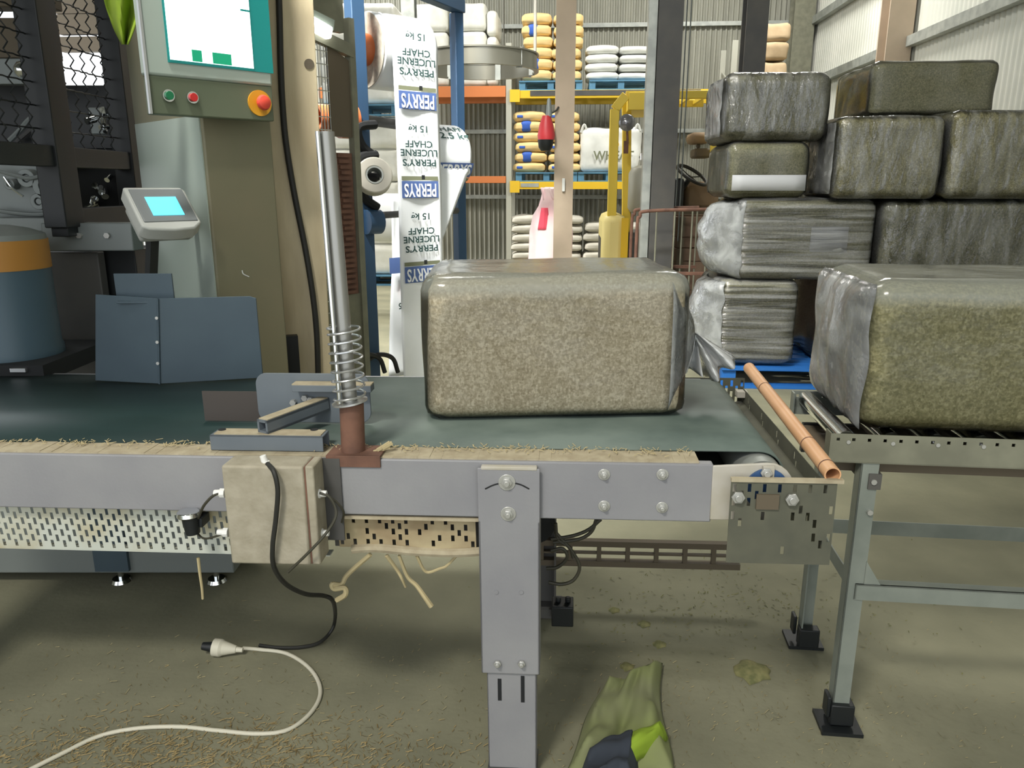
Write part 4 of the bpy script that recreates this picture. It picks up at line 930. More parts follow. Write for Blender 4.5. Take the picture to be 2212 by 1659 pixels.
p0_, p1_, p2_ = Q(1014, 350, y=.3), Q(950, 350, y=.3), Q(958, 470, y=.2)
t.part('film_sheet', MB().grid(lambda u, v: V((a0_ - .03 + (a1_ - a0_ + .04) * u * (1 - v * .86), r2c.y - r2 + .012 - .02 * v, r2c.z - .06 - .42 * v)), 10, 10), 'film_white', thick=.001, angle=60)
# lower core pipe sticking out of the near post
q = Q(745, 258, y=NY)
cp = t.part('core_pipe', MB().ring((q.x - .15, NY, q.z), (q.x - .02, NY, q.z), .062, .05, 28), 'pvc_orange', label='orange pipe end sticking out beside the post')
t.part('pipe_socket', MB().ring((q.x - .03, NY, q.z - .005), (nx - .036, NY, q.z - .005), .082, .06, 28), 'pvc_orange', parent=cp)
for dz in (0, -.14, -.24): t.part('clamp_strap', MB().tube([(nx + .05, NY - .06, q.z + dz - .02), (nx - .05, NY - .07, q.z + dz - .04), (nx - .02, NY - .05, q.z + dz - .12), (nx + .05, NY - .05, q.z + dz - .17)], .022, 8), 'black_soft')
# tape roll hanging on the stand
q = Q(808, 382, y=NY - .13)
t = Thing('tape_roll', 'roll of clear tape hanging on the blue stand post', 'tape roll', q, FR)
ax = V((-.5, -1, .25)).normalized()
t.part('tape', MB().ring(q - ax * .04, q + ax * .04, .085, .04, 36), 'bag_grey', bev=.006); t.part('core', MB().ring(q - ax * .041, q + ax * .041, .041, .034, 30), 'galv')

# ------------------------------------------------------------------ machine guard cage and innards at the far left
GX = -1.62
t = Thing('guard_cage', 'black steel guard cage with wire mesh at the far left', 'guard', (GX, 2.9, 0), ID)
def wx(px, py): return hit(ID, px, py, 0, GX)
y1 = wx(72, 150).y; y2 = wx(262, 150).y; zr = wx(60, 325).z
t.part('post', MB().box(GX - .03, GX + .05, y1 - .02, y1 + .1, W(150, 490, y=2.85).z, 2.7), 'black_paint', bev=.004)
t.part('post', MB().box(GX - .03, GX + .05, y2 - .1, y2 + .16, W(150, 490, y=2.85).z, 2.7), 'black_paint', bev=.004)
t.part('lower_rail', MB().box(GX - .02, GX + .04, 2.1, y2, zr - .05, zr + .02), 'black_paint', bev=.003)
t.part('bottom_rail', MB().box(GX - .02, GX + .04, y1, y2 + .1, wx(200, 480).z - .04, wx(200, 470).z + .04), 'black_paint', bev=.003)
def mesh_part(ya, yb, z0, z1, s=.075):
    mb = MB(); k = 0; y = ya + s
    while y < yb:
        mb.tube([(GX + .006 * (1 if i % 2 else -1), y + .004 * (1 if i % 2 else -1), z0 + (z1 - z0) * i / 40) for i in range(41)], .0028, 5, 1); y += s
    z = z0 + s
    while z < z1:
        mb.tube([(GX + .005 * (1 if i % 2 else -1), ya + (yb - ya) * i / 16, z) for i in range(17)], .0028, 5, 1); z += s
    t.part('wire_mesh', mb, 'black_paint', stuff=True)
mesh_part(2.2, y1, zr, 2.4); mesh_part(y1 + .1, y2 - .1, zr, 2.4)
t = Thing('bagging_machine', 'dark bagging machine with plates and hoses inside the black cage', 'machine', (-2.2, 3.6, 0), ID)
def bx(name, x0, x1, y0, y1, Y, dep, mt, par=None, bev=.004):
    a, b = W(x0, y1, y=Y), W(x1, y0, y=Y); return t.part(name, MB().box(a.x, b.x, Y, Y + dep, min(a.z, b.z), max(a.z, b.z)), mt, parent=par, bev=bev)
bx('upper_beam', -220, 95, 38, 125, 3.3, .1, 'panel_brown')
bx('upper_beam', -220, 95, -60, 14, 3.3, .1, 'panel_brown')
pl1 = bx('light_plate', -200, 84, 126, 182, 3.28, .04, 'plate_grey')
q = W(50, 152, y=3.27); t.part('ball_knob', MB().lathe([(.004, -.03), (.022, -.026), (.033, -.01), (.035, 0), (.033, .012), (.02, .03), (.004, .035)], q, 22), 'chrome', parent=pl1)
bx('housing', -260, 262, 184, 322, 3.55, .4, 'black_paint'); bx('housing', 150, 262, 322, 500, 3.4, .3, 'black_soft')
bx('housing', -260, 160, 322, 360, 3.3, .3, 'black_paint')
pu_ = bx('pulley_plate', -200, 152, 350, 480, 2.98, .04, 'plate_grey')
for px, py, r in ((66, 385, .033), (104, 402, .042), (92, 435, .03), (30, 398, .02)):
    q = W(px, py, y=2.97); t.part('pulley', MB().ring((q.x, 2.94, q.z), (q.x, 2.98, q.z), r, r * .45, 28).cyl((q.x, 2.945, q.z), (q.x, 2.98, q.z), r * .4, n=16), 'plate_grey', parent=pu_, bev=.002)
for pts, r, mt in (([(-20, 365), (30, 378), (66, 385), (110, 372), (148, 362)], .007, 'plate_grey'), ([(8, 382), (25, 405), (50, 424)], .0045, 'chrome'), ([(-20, 452), (30, 460), (90, 463), (150, 450)], .008, 'plate_grey'), ([(20, 305), (45, 280), (60, 262), (75, 250)], .012, 'plate_grey'), ([(36, 306), (62, 284), (80, 268)], .009, 'dark_steel')):
    t.part('hose', MB().tube([W(a, b, y=2.93 if b > 340 else 3.5) for a, b in pts], r, 8), mt)
bx('bracket', 96, 282, 482, 542, 2.85, .08, 'plate_grey'); bx('bracket', -60, 100, 470, 500, 2.9, .06, 'plate_grey')
for px in (170, 230): q = W(px, 509, y=2.84); t.part('bolt', MB().cyl((q.x, 2.838, q.z), (q.x, 2.85, q.z), .011, n=6), 'bolt')
bx('lower_skirt', 95, 290, 540, 830, 3.0, .25, 'black_paint')
t.part('unseen_shade_box', MB().box(-3.4, -1.35, .5, 3.2, 2.55, 3.3), 'plate_grey', bev=.02); bx('lower_skirt', 135, 210, 545, 825, 2.92, .05, 'dark_steel')  # the overhead box is unseen, added to shade the left of the conveyor
rnd = random.Random(12)
for k in range(16):
    px, py = rnd.uniform(198, 262), rnd.uniform(375, 470) if k > 6 else rnd.uniform(225, 300); q = W(px, py, y=3.38)
    t.part('fitting', MB().cyl(q, q + V((rnd.uniform(-.03, .03), -.03, rnd.uniform(-.03, .03))), rnd.uniform(.008, .02), n=10), 'chrome')
for px0, px1, a, b in ((197, 222, 232, 290), (238, 252, 240, 280)): bx('bright_strip', px0, px1, a, b, 3.45, .02, 'plate_grey')
# hi-vis cloth hung on the cabinet side
c0_ = W(226, -30, y=2.62)
def cloth(u, v):
    x = u - .5; wd_ = 84 * (1 - .85 * v ** 2); px = 262 + 8 * v + x * wd_; py = -40 + 136 * v
    return W(px, py, y=2.55 + .03 * sin(u * 9 + v * 2) + .02 * v)
solo('hi_vis_vest', 'yellow-green high visibility vest hanging at the top beside the touch panel', 'vest', MB().grid(cloth, 16, 14), 'hivis', W(262, -30, y=2.56), ID, thick=.004, angle=70)
# motor drum with an orange band
q = W(8, 650, y=2.6); r = .155
t = Thing('motor_drum', 'upright blue-grey motor drum with an orange band at the left edge', 'motor', (q.x, 2.6, W(8, 815, y=2.5).z), ID)
zz = lambda py: W(8, py, y=2.45).z
t.part('drum', MB().lathe([(r * 1.04, zz(785)), (r * 1.04, zz(770)), (r, zz(760)), (r, zz(590))], (q.x, 2.6, 0), 40), 'motor_blue')
t.part('band', MB().lathe([(r + .003, zz(590)), (r + .003, zz(524))], (q.x, 2.6, 0), 40), 'orange_band', label='orange painted band')
t.part('cap', MB().lathe([(r, zz(524)), (r * .98, zz(512)), (r * .7, zz(500)), (.05, zz(492))], (q.x, 2.6, 0), 40), 'plate_grey')
t.part('base', MB().box(q.x - .2, q.x + .21, 2.42, 2.85, zz(820), zz(785)), 'black_soft')
u = W(42, 800, y=2.41); t.part('name_tag', MB().box(u.x - .03, u.x + .02, 2.408, 2.42, u.z - .006, u.z + .006), 'steel_bright')
t.part('stem', MB().cyl((u.x + .0, 2.44, .4), (u.x, 2.44, zz(815)), .02, n=14), 'galv')

# ------------------------------------------------------------------ hanging ring
rcx = S(1035, 140, y=5.75); rz = rcx.z
t = Thing('steel_ring', 'large steel hoop hanging in front of the racks beside the film', 'hoop', (rcx.x, 5.75, rz), SH)
rad = S(1160, 150, y=5.75).x - rcx.x
t.part('outer_band', MB().ring((rcx.x, 5.75, rz - .045), (rcx.x, 5.75, rz + .06), rad, rad - .012, 64), 'ring_steel')
t.part('rim', MB().ring((rcx.x, 5.75, rz - .05), (rcx.x, 5.75, rz - .04), rad + .012, rad - .02, 64), 'ring_steel')
t.part('rim', MB().ring((rcx.x, 5.75, rz + .055), (rcx.x, 5.75, rz + .065), rad + .012, rad - .02, 64), 'ring_steel')
for a in (20, 75, 130, 200, 262, 320):
    c, s = cos(R(a)), sin(R(a)); t.part('clip', MB().box(rcx.x + (rad - .02) * c - .02, rcx.x + (rad - .02) * c + .02, 5.75 + (rad - .02) * s - .012, 5.75 + (rad - .02) * s + .012, rz - .055, rz + .07), 'galv')
pr_ = S(1156, 60, y=5.75); t.part('hanger_rod', MB().cyl((pr_.x, 5.75, rz + .06), (pr_.x, 5.75, HT - .05), .011, n=10), 'bag_grey')
for px in (1087, 985): q = S(px, 60, y=5.4); t.part('hanger_wire', MB().cyl((q.x, 5.45, rz + .06), (q.x, 5.45, HT - .05), .004, n=6), 'cable_dark')

# tool on the tan column and the sacks beside it
q = S(1180, 300, y=6.85)
t = Thing('grease_gun', 'red tapering tool with grey tip and black base hung on the tan column', 'tool', (q.x, 6.85, q.z), SH)
zf = lambda py: S(1180, py, y=6.85).z
t.part('tip', MB().lathe([(.03, zf(252)), (.024, zf(240)), (.016, zf(216)), (.006, zf(212))], (q.x + .02, 6.85, 0), 18), 'plate_grey')
t.part('body', MB().lathe([(.07, zf(302)), (.075, zf(292)), (.06, zf(270)), (.035, zf(250))], (q.x + .0, 6.85, 0), 22), 'red_plastic')
t.part('base', MB().lathe([(.04, zf(326)), (.06, zf(318)), (.068, zf(302))], (q.x - .005, 6.85, 0), 22), 'black_paint')
t.part('strap', MB().tube([(q.x + .03, 6.86, zf(246)), (q.x + .08, 6.88, zf(238)), (q.x + .1, 6.9, zf(230))], .008, 6), 'rubber')
q = S(1178, 560, y=7.5); zf = lambda py: S(1178, py, y=7.5).z
t = Thing('sack', 'tall pink-white sack with a red patch beside the tan column', 'sack', (q.x, 7.5, .001), SH)
body = MB().lathe([(.22, .001), (.235, .12), (.21, zf(560)), (.2, zf(500)), (.165, zf(465)), (.12, zf(445)), (.1, zf(430)), (.09, zf(418)), (.1, zf(408)), (.06, zf(404))], (q.x + .05, 7.5, 0), 36, wob=.22)
t.part('bag', body, 'sack_pink', angle=80)
t.part('red_patch', MB().grid(lambda u, v: (q.x + .0 + (-.07 + .11 * u) * (1 - .45 * v), 7.5 - .205 + .04 * v + .05 * abs(u - .5), zf(494) + (zf(448) - zf(494)) * v), 6, 6), 'sack_red', thick=.004, label='red printed patch')
t.part('torn_top', MB().grid(lambda u, v: (q.x - .02 - .03 * v + .12 * u - .03 * v * u, 7.42 + .04 * sin(u * 5), zf(432) + (zf(405) - zf(432)) * v), 6, 4), 'sack_pink', thick=.004)

# ------------------------------------------------------------------ racking and what is stored on it
RY = 13.2
z1, z2 = S(1200, 400, y=RY).z - .0, S(1200, 203, y=RY).z
ux = {k: S(px, 300, y=RY).x for k, px in (('a', 1099), ('l', 690), ('r', 1575))}
t = Thing('pallet_rack', 'pallet rack with yellow beams and grey uprights behind the tan column', 'rack', ((ux['a'] + ux['r']) / 2, RY + .5, 0), SH)
def upright(x):
    for yy in (RY, RY + .95): t.part('upright', MB().box(x - .045, x + .045, yy, yy + .08, 0, 3.6), 'rack_grey', bev=.004)
    for z in (.5, 1.3, 2.1, 2.9): t.part('brace', MB().bar((x, RY + .04, z), (x, RY + .98, z + .35), .03, .03), 'rack_grey')
upright(ux['a']); upright(ux['r'])
for z in (z1, z2):
    for yy in (RY - .02, RY + .97):
        b = t.part('beam', MB().box(ux['a'] + .04, ux['r'] - .04, yy, yy + .05, z - .065, z + .055), 'rack_yellow', bev=.004)
    for x in (ux['a'] + .08, ux['r'] - .08): t.part('beam_clip', MB().box(x - .06, x + .1, RY - .03, RY - .01, z - .12, z + .07), 'rack_yellow')
    t.part('shelf_strip', MB().box(ux['a'] + .35, ux['r'] - .5, RY - .028, RY - .02, z - .03, z + .05), 'dark_steel') if z == z2 else t.part('beam_label', MB().box(ux['a'] + .2, ux['a'] + .5, RY - .026, RY - .02, z - .03, z + .03), 'galv')
t = Thing('pallet_rack', 'pallet rack with orange beams at the left of the yellow one', 'rack', ((ux['a'] + ux['l']) / 2, RY + .5, 0), SH)
upright(ux['l'])
zo1, zo2 = S(1050, 388, y=RY).z, S(1030, 198, y=RY).z
for z, h in ((zo1, .055), (zo2, .085)):
    for yy in (RY - .01, RY + .97): t.part('beam', MB().box(ux['l'] + .04, ux['a'] - .05, yy, yy + .05, z - h, z + h), 'rack_orange', bev=.004)
ordn = ['bottom', 'second', 'third', 'fourth', 'fifth', 'sixth', 'seventh', 'eighth']
protos = {}
def sack(kind, label, x, y, z, wd, dp, h, mt, group, seed, yaw=0, band=None, r=.06):
    key = (kind, seed % 3, band, round(wd, 2), round(h, 2)); mw = SH @ M.Translation((x, y, z)) @ M.Rotation(R(yaw), 4, 'Z')
    if key in protos: return dup(protos[key], mw, label, group)
    t = Thing(kind, label, 'sack', (0, 0, 0), ID, group)
    t.part('bag', rbox(wd, dp, h, min(r, h * .46), seed % 3 + 1, .03, 4, 8, pillow=.25), mt, angle=80)
    if band == 'blue': t.part('printed_band', xf(rbox(wd * .36, dp + .012, h + .006, min(r, h * .46), seed % 3 + 1, .03, 4, 6), M.Translation((-wd * .12, 0, 0))), 'bag_blue', angle=80)
    if band == 'mark': t.part('printed_mark', MB().box(-wd * .38, -wd * .2, -dp / 2 - .018, -dp / 2 + .02, h * .36, h * .62), 'bag_blue', bev=.01)
    t.e.matrix_world = mw; protos[key] = t.e; return t.e
def stackrow(kind, nm, where, px0, px1, pyb, pyt, rows, cols, mt, y, group, bands=None, dp=.5, jig=.02, zb=None, taper=0):
    rnd = random.Random(hash(where) % 1000 if False else len(where) * 7 + rows)
    x0, x1 = S(px0, pyb, y=y).x, S(px1, pyb, y=y).x; zb = S(px0, pyb, y=y).z if zb is None else zb; zt = S(px0, pyt, y=y).z; h = (zt - zb) / rows
    for i in range(rows):
        n = cols; wd = (x1 - x0) / n
        for j in range(n):
            side = ('left end' if j == 0 else 'right end') if n == 2 else ('left end', 'middle', 'right end')[j]
            row = 'top' if i == rows - 1 else ordn[i]
            b = bands(i, j) if bands else None
            sack(kind, f'{nm} {where}, {row} row, {side}', x0 + wd * (j + .5) + rnd.uniform(-jig, jig), y + dp / 2 + rnd.uniform(0, .03), zb + h * i, wd * 1.0, dp, h * .995, mt, group, i * 3 + j * 2, rnd.uniform(-2, 2), b)
PH = .15
def pal(label, px, zb, y, mt='pallet_blue', wd=1.02, group=None, x=None): return pallet(label, S(px, 300, y=y).x if x is None else x, y + .58, zb, mt, wd=wd, group=group)
# upper tan stack, lower tan stack
zt1 = z1 + .057; zt2 = z2 + .057
pal('blue pallet on the top yellow shelf under the tan sacks', 1188, zt2, RY + .02); pal('blue pallet on the top yellow shelf under the white sacks', 1338, zt2, RY + .02)
pal('blue pallet on the lower yellow shelf under the tan sacks', 1181, zt1, RY + .02); pal('blue pallet on the lower yellow shelf under the bulk bag', 1318, zt1, RY + .02)
bt = lambda i, j: 'blue' if ((i in (1, 4) and j == 0) or (i in (3,) and j == 1)) else ('mark' if (i + j) % 2 == 0 else None)
bl = lambda i, j: 'blue' if (i in (1, 3, 4) and j == 0 and i != 3 or (i, j) in ((3, 0),)) else ('mark' if i in (0, 2, 5) else None)
stackrow('feed_sack', 'tan paper sack in the upper tan stack', 'on the top shelf', 1128, 1257, 168, 27, 6, 2, 'bag_tan', RY + .05, 'tan sacks on the top shelf', bt, zb=zt2 + PH)
stackrow('feed_sack', 'tan paper sack in the lower tan stack', 'on the middle shelf', 1110, 1252, 378, 240, 6, 2, 'bag_tan', RY + .05, 'tan sacks on the middle shelf', lambda i, j: 'blue' if (i in (1, 4) and j == 0) else 'mark' if (i in (0, 2, 3, 5)) else None, zb=zt1 + PH)
stackrow('woven_sack', 'white woven sack', 'on the top shelf', 1264, 1408, 172, 97, 4, 2, 'bag_white', RY + .05, 'white sacks on the top shelf', zb=zt2 + PH, dp=.6)
# bulk bag
x0, x1 = S(1253, 330, y=RY).x, S(1384, 330, y=RY).x; zb = zt1 + PH; zt = S(1300, 274, y=RY).z
t = Thing('bulk_bag', 'big white bulk bag with faint printing on the lower yellow shelf', 'bag', ((x0 + x1) / 2, RY + .55, zb), SH)
t.part('body', xf(rbox(x1 - x0, 1.0, zt - zb, .1, 5, .05, 3, 14), M.Translation(t.loc)), 'bag_white', angle=80)
t.part('print', MB().text('WHEAT', .2, lambda x, y: V((x0 + .55 + x, RY + .012, S(1300, 337, y=RY).z + y)), .004, .66), 'ink_olive')
t.part('emblem', MB().cyl((x0 + .56, RY + .03, S(1300, 312, y=RY).z), (x0 + .56, RY + .008, S(1300, 312, y=RY).z), .07, n=20), 'rack_yellow')
for sx in (.06, x1 - x0 - .06): t.part('lifting_loop', MB().tube([(x0 + sx - .05, RY + .1, zt - .08), (x0 + sx, RY + .08, zt + .04), (x0 + sx + .05, RY + .1, zt - .06)], .02, 6), 'bag_white')
# sacks on the ground
pal('timber pallet on the floor under the left pale sack pile', 1180, .001, RY - .05, 'pallet_wood'); pal('timber pallet on the floor under the pale sacks behind the forklift', 1330, .001, RY - .05, 'pallet_wood')
stackrow('chaff_sack', 'pale sack in the left floor pile', 'under the racks', 1102, 1256, 566, 466, 5, 2, 'bag_grey', RY - .02, 'pale sacks on the floor', zb=.153, dp=.6)
stackrow('chaff_sack', 'pale sack in the right floor pile', 'behind the forklift', 1260, 1404, 566, 482, 4, 2, 'bag_grey', RY - .02, 'pale sacks behind the forklift', zb=.153, dp=.6)
# white wrapped packs at the left
WY = 10.9
xw = S(782, 400, y=WY).x
pallet('light blue pallet on the floor under the white wrapped packs', xw, WY + .58, .001, 'pallet_blue', wd=1.1)
zp = S(800, 250, y=WY).z
n = 5; h = (zp - .15) / n
def pack(label, x, y, z, wd, hh, seed, group):
    t = Thing('wrapped_pack', label, 'pack', (x, y, z), SH, group); t.part('pack_body', xf(rbox(wd * .97, .9, hh, .08, seed, .012, 4, 10), M.Translation((x, y, z))), 'wrap_white', angle=80)
for i in range(n):
    for j in (0, 1): pack(f'white wrapped pack in the left pallet tower, {ordn[i]} layer, {("left", "right")[j]} half', xw - .27 + .54 * j, WY + .5, .152 + h * i, .54, h * .995, i + j, 'white packs in the lower pallet load')
pallet('light blue pallet between the two white wrapped pack loads', xw, WY + .58, zp, 'pallet_blue', wd=1.1)
for i in range(4):
    for j in (0, 1): pack(f'white wrapped pack on the raised left pallet, {ordn[i]} layer, {("left", "right")[j]} half', xw - .27 + .54 * j, WY + .5, zp + .152 + .32 * i, .54, .318, i + j + 4, 'white packs in the upper pallet load')
xo = S(968, 100, y=RY).x
for i in range(3):
    for j in (0, 1): pack(f'white wrapped pack on the orange top shelf, {ordn[i]} layer, {("left", "right")[j]} side', xo - .3 + .62 * j, RY + .5, zo2 + .087 + .42 * i, .6, .418, i + j + 9, 'white packs on the orange shelf')
xo = S(1066, 100, y=RY + .3).x
for i in range(3): pack(f'narrow white wrapped pack near the rack upright, {ordn[i]} layer', xo, RY + .5, zo2 + .087 + .38 * i, .19, .378, i + 14, 'narrow white packs')
# thick white film roll lying behind the stand
q = S(838, 470, y=8.6)
solo('spare_roll', 'large beige-white spare film roll behind the lower part of the blue stand', 'roll', MB().cyl((q.x - .35, 8.6, q.z), (q.x + .3, 8.6, q.z), .26, n=40), 'film_white', (q.x, 8.6, q.z - .26), SH, bev=.03)
t = Thing('roll_rack', 'low grey rack holding the spare film roll', 'rack', (q.x, 8.6, 0), SH)
for sx in (-.42, .36):
    t.part('upright', MB().box(q.x + sx - .03, q.x + sx + .03, 8.5, 8.7, 0, q.z + .05), 'galv')
t.part('shaft', MB().cyl((q.x - .42, 8.6, q.z), (q.x + .36, 8.6, q.z), .03, n=12), 'galv')

# tan bales on a high shelf at the right
x0, x1 = S(1636, 100, y=12.0).x, S(1709, 100, y=12.0).x; zz = [S(1670, p_, y=12.0).z for p_ in (155, 129, 89, 45)]
t = Thing('high_shelf', 'steel shelf frame holding the tan bales near the far right corner', 'shelf', ((x0 + x1) / 2, 12.35, 0), SH)
t.part('shelf_board', MB().box(x0 - .1, x1 + .1, 12.0, 12.75, zz[0] - .22, zz[0] - .16), 'rack_yellow')
for a in (x0 - .08, x1 + .08):
    for b in (12.03, 12.7): t.part('upright', MB().box(a - .03, a + .03, b - .03, b + .03, 0, zz[0] - .16), 'rack_grey')
zlist = [zz[0] - .158, zz[1], zz[2], zz[3]]
for i in range(3): solo('tan_bale', f'tan bale on the high shelf at right, {("lowest", "middle", "top")[i]} of three', 'bale', xf(rbox(x1 - x0, .6, zlist[i + 1] - zlist[i] - .006, .07, i, .03, 4, 8), M.Translation(((x0 + x1) / 2, 12.35, zlist[i] + .003))), 'tan_bale', ((x0 + x1) / 2, 12.35, zlist[i] + .003), SH, 'tan bales on the high shelf', angle=80)

# ------------------------------------------------------------------ forklift
FY = 9.0
f = lambda px, py, y=FY: S(px, py, y=y)
t = Thing('forklift', 'yellow forklift with overhead guard parked behind the dark column', 'forklift', (f(1420, 400).x, FY + .5, 0), SH)
x0 = f(1318, 500).x; xr = f(1545, 300).x
def pbar(name, pts, a, b, y, mt='fork_yellow', par=None):
    mb = MB()
    for p, q in zip(pts[:-1], pts[1:]): mb.bar(f(*p, y), f(*q, y), a, b, (0, 1, 0))
    return t.part(name, mb, mt, parent=par, bev=.006)
pbar('guard_post', [(1318, 575), (1328, 236), (1352, 206)], .1, .1, FY)
pbar('guard_post', [(1352, 570), (1354, 262), (1352, 206)], .1, .1, FY + .35)
pbar('guard_post', [(1546, 250), (1542, 398)], .09, .09, FY)
pbar('guard_post', [(1560, 215), (1556, 398)], .09, .09, FY + .9)
za, zb2 = f(1380, 238).z, f(1380, 190).z
rf = t.part('guard_roof', MB().box(f(1358, 200).x, f(1418, 200).x, FY - .05, FY + .95, za, zb2 - .05).box(f(1352, 200).x, xr, FY - .03, FY + .05, f(1500, 213).z, f(1500, 196).z).box(f(1352, 200).x, xr, FY + .9, FY + .97, f(1500, 213).z, f(1500, 196).z), 'fork_yellow', bev=.006)
for k in range(6): t.part('roof_slat', MB().box(f(1365 + k * 32, 200).x, f(1372 + k * 32, 200).x, FY, FY + .9, f(1500, 208).z, f(1500, 200).z), 'fork_yellow', parent=rf)
cw0, cw1 = f(1300, 500).x, f(1352, 500).x
t.part('front_cowl', MB().box(cw0, cw1, FY - .1, FY + .95, .3, f(1320, 462).z), 'fork_yellow_lit', bev=.09)  # yellow cowl whitened, the strong light on it is put into the colour
t.part('counterweight', MB().box(cw0 - .0, f(1560, 500).x, FY + .1, FY + .95, .25, f(1400, 505).z), 'dark_steel', bev=.06)
t.part('cowl_stripe', MB().box(cw1 - .06, cw1 + .02, FY - .11, FY - .1, .32, f(1320, 470).z), 'rack_yellow')
q = f(1354, 265, FY - .1); lm = t.part('head_lamp', MB().lathe([(.02, .08), (.06, .05), (.085, .0), (.09, -.02)], (0, 0, 0), 24, M.Translation(q) @ M.Rotation(R(-90), 4, 'X')), 'plate_grey')
t.part('lens', MB().lathe([(.086, 0), (.07, .02), (.03, .03), (.004, .034)], (0, 0, 0), 24, M.Translation(q + V((0, -.02, 0))) @ M.Rotation(R(90), 4, 'X')), 'lens', parent=lm)
t.part('lamp_stem', MB().bar(q, f(1356, 310, FY - .06), .02, .02).box(q.x - .02, q.x + .03, FY - .08, FY - .03, f(1356, 332).z, f(1356, 305).z), 'rust', parent=lm)
q = f(1385, 410, FY + .2); ga = t.part('gas_bottle', MB().lathe([(.12, -.25), (.15, -.2), (.15, .18), (.12, .24), (.05, .27), (.04, .33)], q, 26), 'gas_grey'); t.part('valve', MB().cyl(q + V((0, 0, .32)), q + V((0, 0, .4)), .03, n=12).cyl(q + V((-.04, 0, .36)), q + V((.06, 0, .36)), .012), 'chrome', parent=ga)
q = f(1495, 378, FY + .2); ax = V((.45, -.35, .82)).normalized(); wl_ = MB(); sx_ = ax.orthogonal().normalized(); sy2 = ax.cross(sx_)
wl_.tube([q + (sx_ * cos(2 * pi * k / 28) + sy2 * sin(2 * pi * k / 28)) * .19 for k in range(29)], .02, 8, 1)
for k in range(3): a = 2 * pi * k / 3; wl_.bar(q - ax * .03, q + (sx_ * cos(a) + sy2 * sin(a)) * .18, .03, .012)
st_ = t.part('steering_wheel', wl_, 'rubber'); t.part('steering_column', MB().cyl(q - ax * .02, q - ax * .45 + V((-.1, 0, -.1)), .03, n=12), 'black_paint', parent=st_)
for (a, b, c, d, y, nm) in ((1478, 1556, 392, 452, FY + .3, 'seat_back'),):
    p0, p1 = f(a, d, y), f(b, c, y); t.part(nm, MB().box(p0.x, p1.x, y, y + .5, p0.z, p1.z), 'seat_brown', bev=.05)
pa, pb = f(1490, 310, FY + .15), f(1538, 285, FY + .15)
t.part('headrest', MB().box(pa.x, pb.x, FY + .15, FY + .5, pa.z, pb.z), 'seat_brown', bev=.05)
pa, pb = f(1500, 341, FY + .15), f(1538, 320, FY + .15); t.part('headrest_pad', MB().box(pa.x, pb.x, FY + .15, FY + .5, pa.z, pb.z).box(pa.x + .03, pa.x + .08, FY + .25, FY + .3, pb.z, pb.z + .06), 'panel_brown', bev=.04)
t.part('dash', MB().box(f(1440, 400).x, f(1480, 400).x, FY + .05, FY + .8, f(1460, 455).z, f(1460, 385).z), 'black_paint', bev=.03)
t.part('seat_base', MB().box(f(1440, 460).x, f(1575, 460).x, FY + .05, FY + .9, f(1460, 506).z, f(1460, 452).z), 'panel_brown', bev=.03)
for xx in (cw0 + .28, f(1530, 500).x): t.part('wheel', MB().cyl((xx, FY - .08, .25), (xx, FY + .14, .25), .25, n=30).cyl((xx, FY - .09, .25), (xx, FY - .075, .25), .12, n=20), 'rubber', bev=.02)
for xx in (cw0 + .28, f(1530, 500).x): t.part('wheel', MB().cyl((xx, FY + .8, .25), (xx, FY + 1.02, .25), .25, n=30), 'rubber', bev=.02)
# wire cage trolley and timber crates
TY = 6.5; f = lambda px, py: S(px, py, y=TY)
xa, xb = f(1375, 520).x, f(1530, 520).x
t = Thing('wire_trolley', 'rusty wire frame trolley standing between the forklift and the bales', 'trolley', ((xa + xb) / 2, TY + .3, 0), SH)
for yy in (TY, TY + .55):
    t.part('frame_hoop', MB().tube([(xa - .0, yy, .06), (xa, yy, f(1375, 500).z), (xa + .02, yy, f(1375, 468).z), (xa + .08, yy, f(1390, 456).z), (xb, yy, f(1500, 452).z)], .014, 8), 'rust')
    for px in (1417, 1456, 1494, 1528): q = f(px, 500); t.part('wire', MB().cyl((q.x, yy, .06), (q.x, yy, f(px, 455).z), .007, n=8), 'galv_dusty')
    t.part('lower_rail', MB().bar((xa, yy, f(1400, 590).z), (xb, yy, f(1400, 590).z), .025, .025), 'rust')
for x in (xa, xb): t.part('tie', MB().bar((x, TY, .2), (x, TY + .55, .2), .025, .025), 'rust'); 
for x in (xa + .05, xb - .05):
    for yy in (TY, TY + .55): t.part('castor', MB().cyl((x, yy - .015, .045), (x, yy + .015, .045), .045, n=18), 'rubber')
TY = 7.4; f = lambda px, py: S(px, py, y=TY)
lv = [0.003] + [f(1480, p_).z for p_ in (592, 535, 512, 466)]
for i in range(4):
    x0, x1 = f(1457, 500).x, f(1570, 500).x; z0_, z1_ = lv[i], lv[i + 1] - .006
    t = Thing('timber_crate', f'brown timber crate behind the wire trolley, {("lowest", "second", "third", "top")[i]} of the stack', 'crate', ((x0 + x1) / 2, TY + .3, z0_), SH, 'brown crates behind the trolley')
    nb = max(1, round((z1_ - z0_) / .16)); hb_ = (z1_ - z0_) / nb
    for k in range(nb):
        t.part('board', MB().box(x0, x1, TY, TY + .025, z0_ + hb_ * k + .004, z0_ + hb_ * (k + 1) - .004), 'crate_brown'); t.part('board', MB().box(x0, x1, TY + .6, TY + .625, z0_ + hb_ * k + .004, z0_ + hb_ * (k + 1) - .004), 'crate_brown')
        for x in (x0, x1 - .025): t.part('board', MB().box(x, x + .025, TY + .026, TY + .599, z0_ + hb_ * k + .004, z0_ + hb_ * (k + 1) - .004), 'crate_brown')
    for x in (x0 + .03, x1 - .1): t.part('batten', MB().box(x, x + .06, TY - .02, TY, z0_ + .002, z1_ - .002), 'panel_brown')

